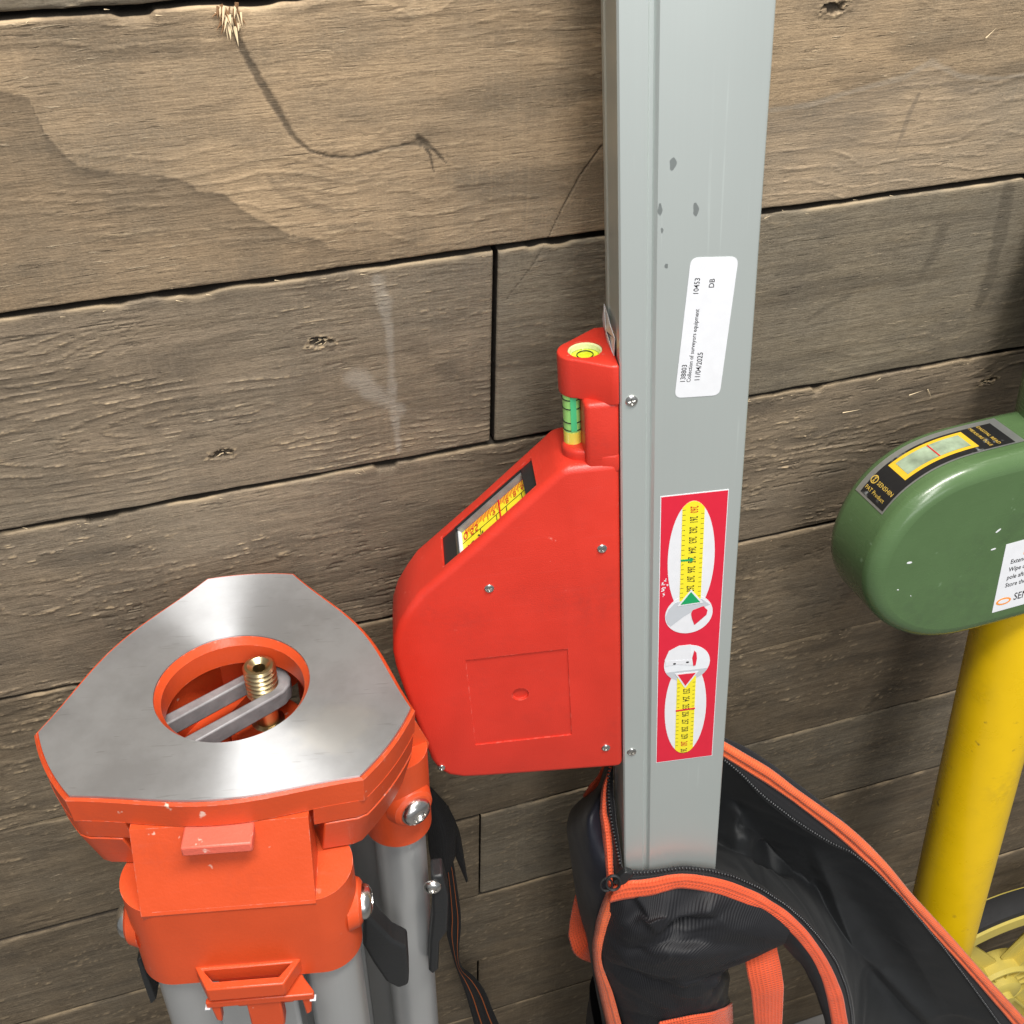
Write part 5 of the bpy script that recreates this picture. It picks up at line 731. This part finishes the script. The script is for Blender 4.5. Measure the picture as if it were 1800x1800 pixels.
def teeth(key, pitch=.0021, s=.9):
    P = crom(B3(D[key]), 900); d = np.r_[0, np.cumsum(np.linalg.norm(np.diff(P, axis=0), axis=1))]; m = int(d[-1] / pitch); V = []; F = []
    for k in range(m):
        i = np.searchsorted(d, k * pitch); i = min(i, len(P) - 2); t = P[i + 1] - P[i]; t /= np.linalg.norm(t) + 1e-9; b = np.cross(t, [0, 1, 0]); b /= np.linalg.norm(b); n = np.cross(t, b)
        c = P[i]; base = len(V)
        for a in (-.5, .5):
            for e, f in ((-1, -.5), (1, -.5), (.55, .5), (-.55, .5)): V.append(c + t * a * pitch * .55 * s + b * e * .0011 * s + n * f * .0013 * s)
        for q in ((0, 1, 2, 3), (7, 6, 5, 4), (0, 4, 5, 1), (1, 5, 6, 2), (2, 6, 7, 3), (3, 7, 4, 0)): F.append([base + x for x in q])
    me = bpy.data.meshes.new('mesh'); set_mesh(me, np.array(V), np.array(F)); return tag(link('zip_teeth', me, M_teeth, bag, 0), kind='stuff')
for key in ('zip_back', 'zip_front', 'zip_side'): teeth(key)
zc = B3(D['zip_corner'])
bm = bmesh.new(); prism(bm, rounded([(-.0042, -.0062), (.0042, -.0062), (.0030, .0062), (-.0030, .0062)], .002, 4), -.0022, .0022, 1); bm.transform(Matrix.Translation(zc[0]) @ RY(35)); sl = bevelmod(obj('zip_slider', bm, M_black, bag, 30), .0006)
for p, s in ((zc[1], 1.), (zc[3], .85)):
    bm = bmesh.new(); n_ = 20; prof_ = [(.0052 + .0009 * math.cos(2 * math.pi * q / 8), .0009 * math.sin(2 * math.pi * q / 8)) for q in range(8)]; lathe(bm, prof_, Matrix.Translation(p) @ RX(75) @ Matrix.Diagonal((.8 * s, s, s, 1)), n_, True); obj('pull_ring', bm, M_black, sl, 30)
# the rest of the bag hanging down to the floor
ring = []
for v, hw, n0, n1, cu in ((690, 38, 6, -66, 18), (720, 44, 14, -66, 20), (820, 54, 26, -66, 22), (980, 56, 26, -64, 24), (1150, 58, 24, -62, 26), (1240, 56, 22, -60, 27), (1278, 50, 16, -56, 27)):
    ring.append([(cu + hw * math.copysign(abs(math.cos(a)) ** .6, math.cos(a)), v, (n0 + n1) / 2 + (n0 - n1) / 2 * math.copysign(abs(math.sin(a)) ** .6, math.sin(a))) for a in [2 * math.pi * i / 24 for i in range(25)]])
cloth_grid('bag_body', ring, 90, 80, M_nylon, 0, .004, .04, 31, (1, .7))
# ------------------------------------------------------------------ yellow measuring pole with green case
PF = 891.
MP = frame((0.99911938, -0.01286797, 0.03993606), (0.03690681, -0.1832381, -0.98237553), (-0.01995899, -0.98298434, 0.18260182), (.4536, -.0608, .98515), PF * 1.12 / 1000) @ Matrix.Scale(1.12, 4)
pole = empty('measuring_pole', MP, 'yellow tube measuring pole with rounded green tape case at its top leaning on the wall', 'measuring pole')
def p3(u, v, n): return (u / 1000, -n / 1000, (PF - v) / 1000)
bm = bmesh.new(); lathe(bm, [(.023, .012), (.023, (PF - 60) / 1000)], Matrix(), 48); obj('pole_tube', bm, M_yellow, pole, 30)
bm = bmesh.new(); lathe(bm, [(.020, 0), (.024, .002), (.024, .030), (.023, .032)], Matrix(), 40); obj('foot_cap', bm, M_rubber, pole, 30)
bm = bmesh.new(); lathe(bm, [(.0236, (PF + 26) / 1000), (.0236, (PF + 160) / 1000), (.020, (PF + 163) / 1000)], Matrix(), 48); obj('upper_tube', bm, M_green, pole, 30)
co = [(34, -36), (-35, -36), (-62, -35.3), (-78, -33.4), (-91, -29), (-103, -21), (-112.5, -9), (-118.5, 6), (-120, 20), (-117, 34), (-109.5, 47), (-98, 58), (-84, 66), (-68, 70.2), (-50, 71), (34, 69)]
def smoothclosed(pts, keep):  # finer outline through the rounded end
    P = np.array(pts[1:-1], float); Q = crom(P, 60); return [pts[0]] + [tuple(q) for q in Q] + [pts[-1]]
co = smoothclosed(co, 0)
bm = bmesh.new(); A = [bm.verts.new(p3(u, v, 29)) for u, v in co]; B = [bm.verts.new(p3(u, v, -14)) for u, v in co]; k = len(co); bm.faces.new(A); bm.faces.new(B[::-1])
for i in range(k): bm.faces.new((A[i], B[i], B[(i + 1) % k], A[(i + 1) % k]))
case = bevelmod(obj('tape_case', bm, M_green, pole, 35), .0078, 6, 40)
# name strip bent over the rounded top edge
arcp = np.array([c for c in co if c[1] < -2 and c[0] < -20]); arcp = arcp[np.argsort(arcp[:, 0])]
dl = np.r_[0, np.cumsum(np.hypot(*np.diff(arcp, axis=0).T))]
def onarc(s, n, lift): # s mm along the edge from the low left end
    u = np.interp(s, dl, arcp[:, 0]); v = np.interp(s, dl, arcp[:, 1]); u2 = np.interp(s + .5, dl, arcp[:, 0]); v2 = np.interp(s + .5, dl, arcp[:, 1]); t = np.hypot(u2 - u, v2 - v) + 1e-9
    nx, nv = (v2 - v) / t, -(u2 - u) / t; return np.stack([(u + nx * lift) / 1000, -np.asarray(n, float) / 1000 + 0 * u, (PF - (v + nv * lift)) / 1000], -1)
def bent(name, s0, s1, n0, n1, lift, mat, parent, k=30):
    S = np.linspace(s0, s1, k); rows = [onarc(S, np.full(k, n), lift) for n in (n0, (n0 + n1) / 2, n1)]; o = link(name, grid_mesh(np.array(rows)), mat, parent, 60); return o
S0, S1 = 8., dl[-1] + 4.
strip_ = bent('name_strip', S0, S1 - 6, 17.5, -6.5, .3, flat('strip_silver', (.55, .57, .56), .3, .8), case)
bent('black_band', S0 + 1.2, S1 - 11, 16.6, -3.0, .45, paint('worn_black_print', (.014, .014, .015), .35, 400, .1, wear=.9, wearcol=(.45, .47, .46), vs=60), strip_)
bent('yellow_frame', 27, 67, 13.2, -1.5, .6, flat('frame_yellow', (.70, .44, .03), .4), strip_); bent('window', 30, 64, 11.2, .6, .75, paint('cloudy_window', (.27, .34, .24), .3, 200, .1, var=.35, vs=120), strip_); bent('reading_line', 47, 47.7, 11.2, .6, .9, M_redink, strip_, 3)
def btext(b, s, n, size, mat):
    cu = bpy.data.curves.new('txt', 'FONT'); cu.body = b; cu.size = size; cu.align_x = 'LEFT'; cu.resolution_u = 2; o = bpy.data.objects.new('txt', cu); COL.objects.link(o); dg = bpy.context.evaluated_depsgraph_get(); me = bpy.data.meshes.new_from_object(o.evaluated_get(dg)); bpy.data.objects.remove(o)
    co_ = np.zeros(len(me.vertices) * 3, np.float32); me.vertices.foreach_get('co', co_); co_ = co_.reshape(-1, 3)
    P = onarc(s + co_[:, 1] * 1000, n + co_[:, 0] * 1000, .7); me.vertices.foreach_set('co', P.astype(np.float32).ravel()); me.materials.clear(); return link('strip_text', me, mat, strip_, 0)
btext('SENSHIN', 16.8, 2.6, .0032, M_gold); btext('PAT Product', 12, -2.2, .0030, M_gold)
btext('DIGITAL READ', 76, -2.4, .0027, M_gold); btext('MEASURE POLE', 71.5, -2.4, .0026, M_gold)
S_ = np.linspace(0, 2 * math.pi, 25)
for r0, r1 in ((2.3, 1.8),):
    rows = [onarc(18 + r * np.sin(S_), -.6 + r * np.cos(S_), .7) for r in (r0, r1)]; link('round_logo', grid_mesh(np.array(rows)), M_gold, strip_, 0)
for q in (-.7, .7):
    rows = [onarc(18 + np.linspace(-2, 2, 5), -.6 + q * np.linspace(-1, 1, 5) + w, .7) for w in (-.2, .2)]; link('round_logo', grid_mesh(np.array(rows)), M_gold, strip_, 0)
def csheet(name, pts, n, mat, parent):
    bm = bmesh.new(); A = [bm.verts.new(p3(u, v, n)) for u, v in pts]; B = [bm.verts.new(p3(u, v, n - .15)) for u, v in pts]; k = len(pts); bm.faces.new(A); bm.faces.new(B[::-1])
    for i in range(k): bm.faces.new((A[i], B[i], B[(i + 1) % k], A[(i + 1) % k]))
    return obj(name, bm, mat, parent, 0)
cl = csheet('care_label', [(-45.5, 15), (27, 12.5), (27, 57), (-44.8, 58.6)], 29.2, M_white, case)
def ctext(b, u, v, s, mat, sx=.8): text('label_text', b, s, mat, Matrix.Translation(p3(u, v, 29.28)) @ RX(90) @ RZ(.8), cl, 'LEFT', 'BOTTOM_BASELINE', sx, .00004)
for q, (b, v) in enumerate((('Extend from the top section', 28.2), ('Wipe collected dirt off the', 33.2), ('pole after use', 38.2), ('Store the pole in its case', 43.2))): ctext(b, -40.5 + (q == 2) * 0, v, .0040, M_ink)
ctext('SENSHIN', -33.5, 53.3, .0066, M_ink, .75)
csheet('orange_panel', [(-33.5, 17.2), (20, 15.5), (20, 22.5), (-33.8, 24)], 29.3, M_orangeink, cl)
csheet('oval_logo', [(-39.3 + 4.4 * math.cos(q / 20 * 6.2832), 52.4 + 2.3 * math.sin(q / 20 * 6.2832)) for q in range(20)], 29.3, M_orangeink, cl)
csheet('oval_logo', [(-39.3 + 3.2 * math.cos(q / 20 * 6.2832), 52.4 + 1.3 * math.sin(q / 20 * 6.2832)) for q in range(20)], 29.36, M_white, cl)
for u, v, a, b, t in ((-100, 11.5, 1.5, .6, .1), (-52, 5, 1.6, .5, -.6), (-52.5, 16, 1.5, .45, -.1), (-104, 27, .5, .3, .2), (-96, 33, .5, .2, 1)):
    csheet('paint_chip', [(u + a * math.cos(q) * math.cos(t) - b * math.sin(q) * math.sin(t), v + a * math.cos(q) * math.sin(t) + b * math.sin(q) * math.cos(t)) for q in [i * math.pi / 5 + .2 * math.sin(i * 7) for i in range(10)]], 29.12, M_white, case)
# ------------------------------------------------------------------ measuring wheel standing by the wall
WHL = Matrix.Translation((.722, -.068, .161)) @ RZ(-3) @ RX(84) @ Matrix.Diagonal((.74, .74, 1, 1))
whl = empty('wheel_odometer', WHL, 'pale yellow spoked measuring wheel with black rubber tyre behind the yellow pole', 'measuring wheel')
bm = bmesh.new(); lathe(bm, [(.205, -.013), (.213, -.012), (.2155, -.006), (.2155, .006), (.213, .012), (.205, .013)], Matrix(), 128, True); obj('tyre', bm, M_rubber, whl, 40)
bm = bmesh.new(); lathe(bm, [(.2048, -.016), (.2052, -.012), (.2040, -.0105), (.2040, .0105), (.2052, .012), (.2048, .016), (.184, .016), (.181, .010), (.180, .003), (.180, -.003), (.181, -.010), (.184, -.016)], Matrix(), 128, True); rim = obj('rim', bm, M_paleyellow, whl, 40)
for k in range(6):
    bm = bmesh.new(); prism(bm, [(-.024, .050), (.024, .050), (.017, .184), (-.017, .184)], -.002, .002); prism(bm, [(-.002, .050), (.002, .050), (.002, .193), (-.002, .193)], -.010, .012)
    bm.transform(RZ(60 * k - 22)); bevelmod(obj('spoke', bm, M_paleyellow, whl, 30), .0008, 2)
bm = bmesh.new(); lathe(bm, [(.052, -.012), (.054, .012), (.050, .016), (.047, .016), (.045, .008), (.030, .008), (.029, .020), (.024, .022), (.010, .022), (.010, .030), (.001, .030)], Matrix(), 64); hub = obj('hub', bm, M_paleyellow, whl, 30)
for k in range(12):
    bm = bmesh.new(); box(bm, .028, .049, -.0014, .0014, .004, .0145); bm.transform(RZ(30 * k)); obj('hub_rib', bm, M_paleyellow, hub, 0)
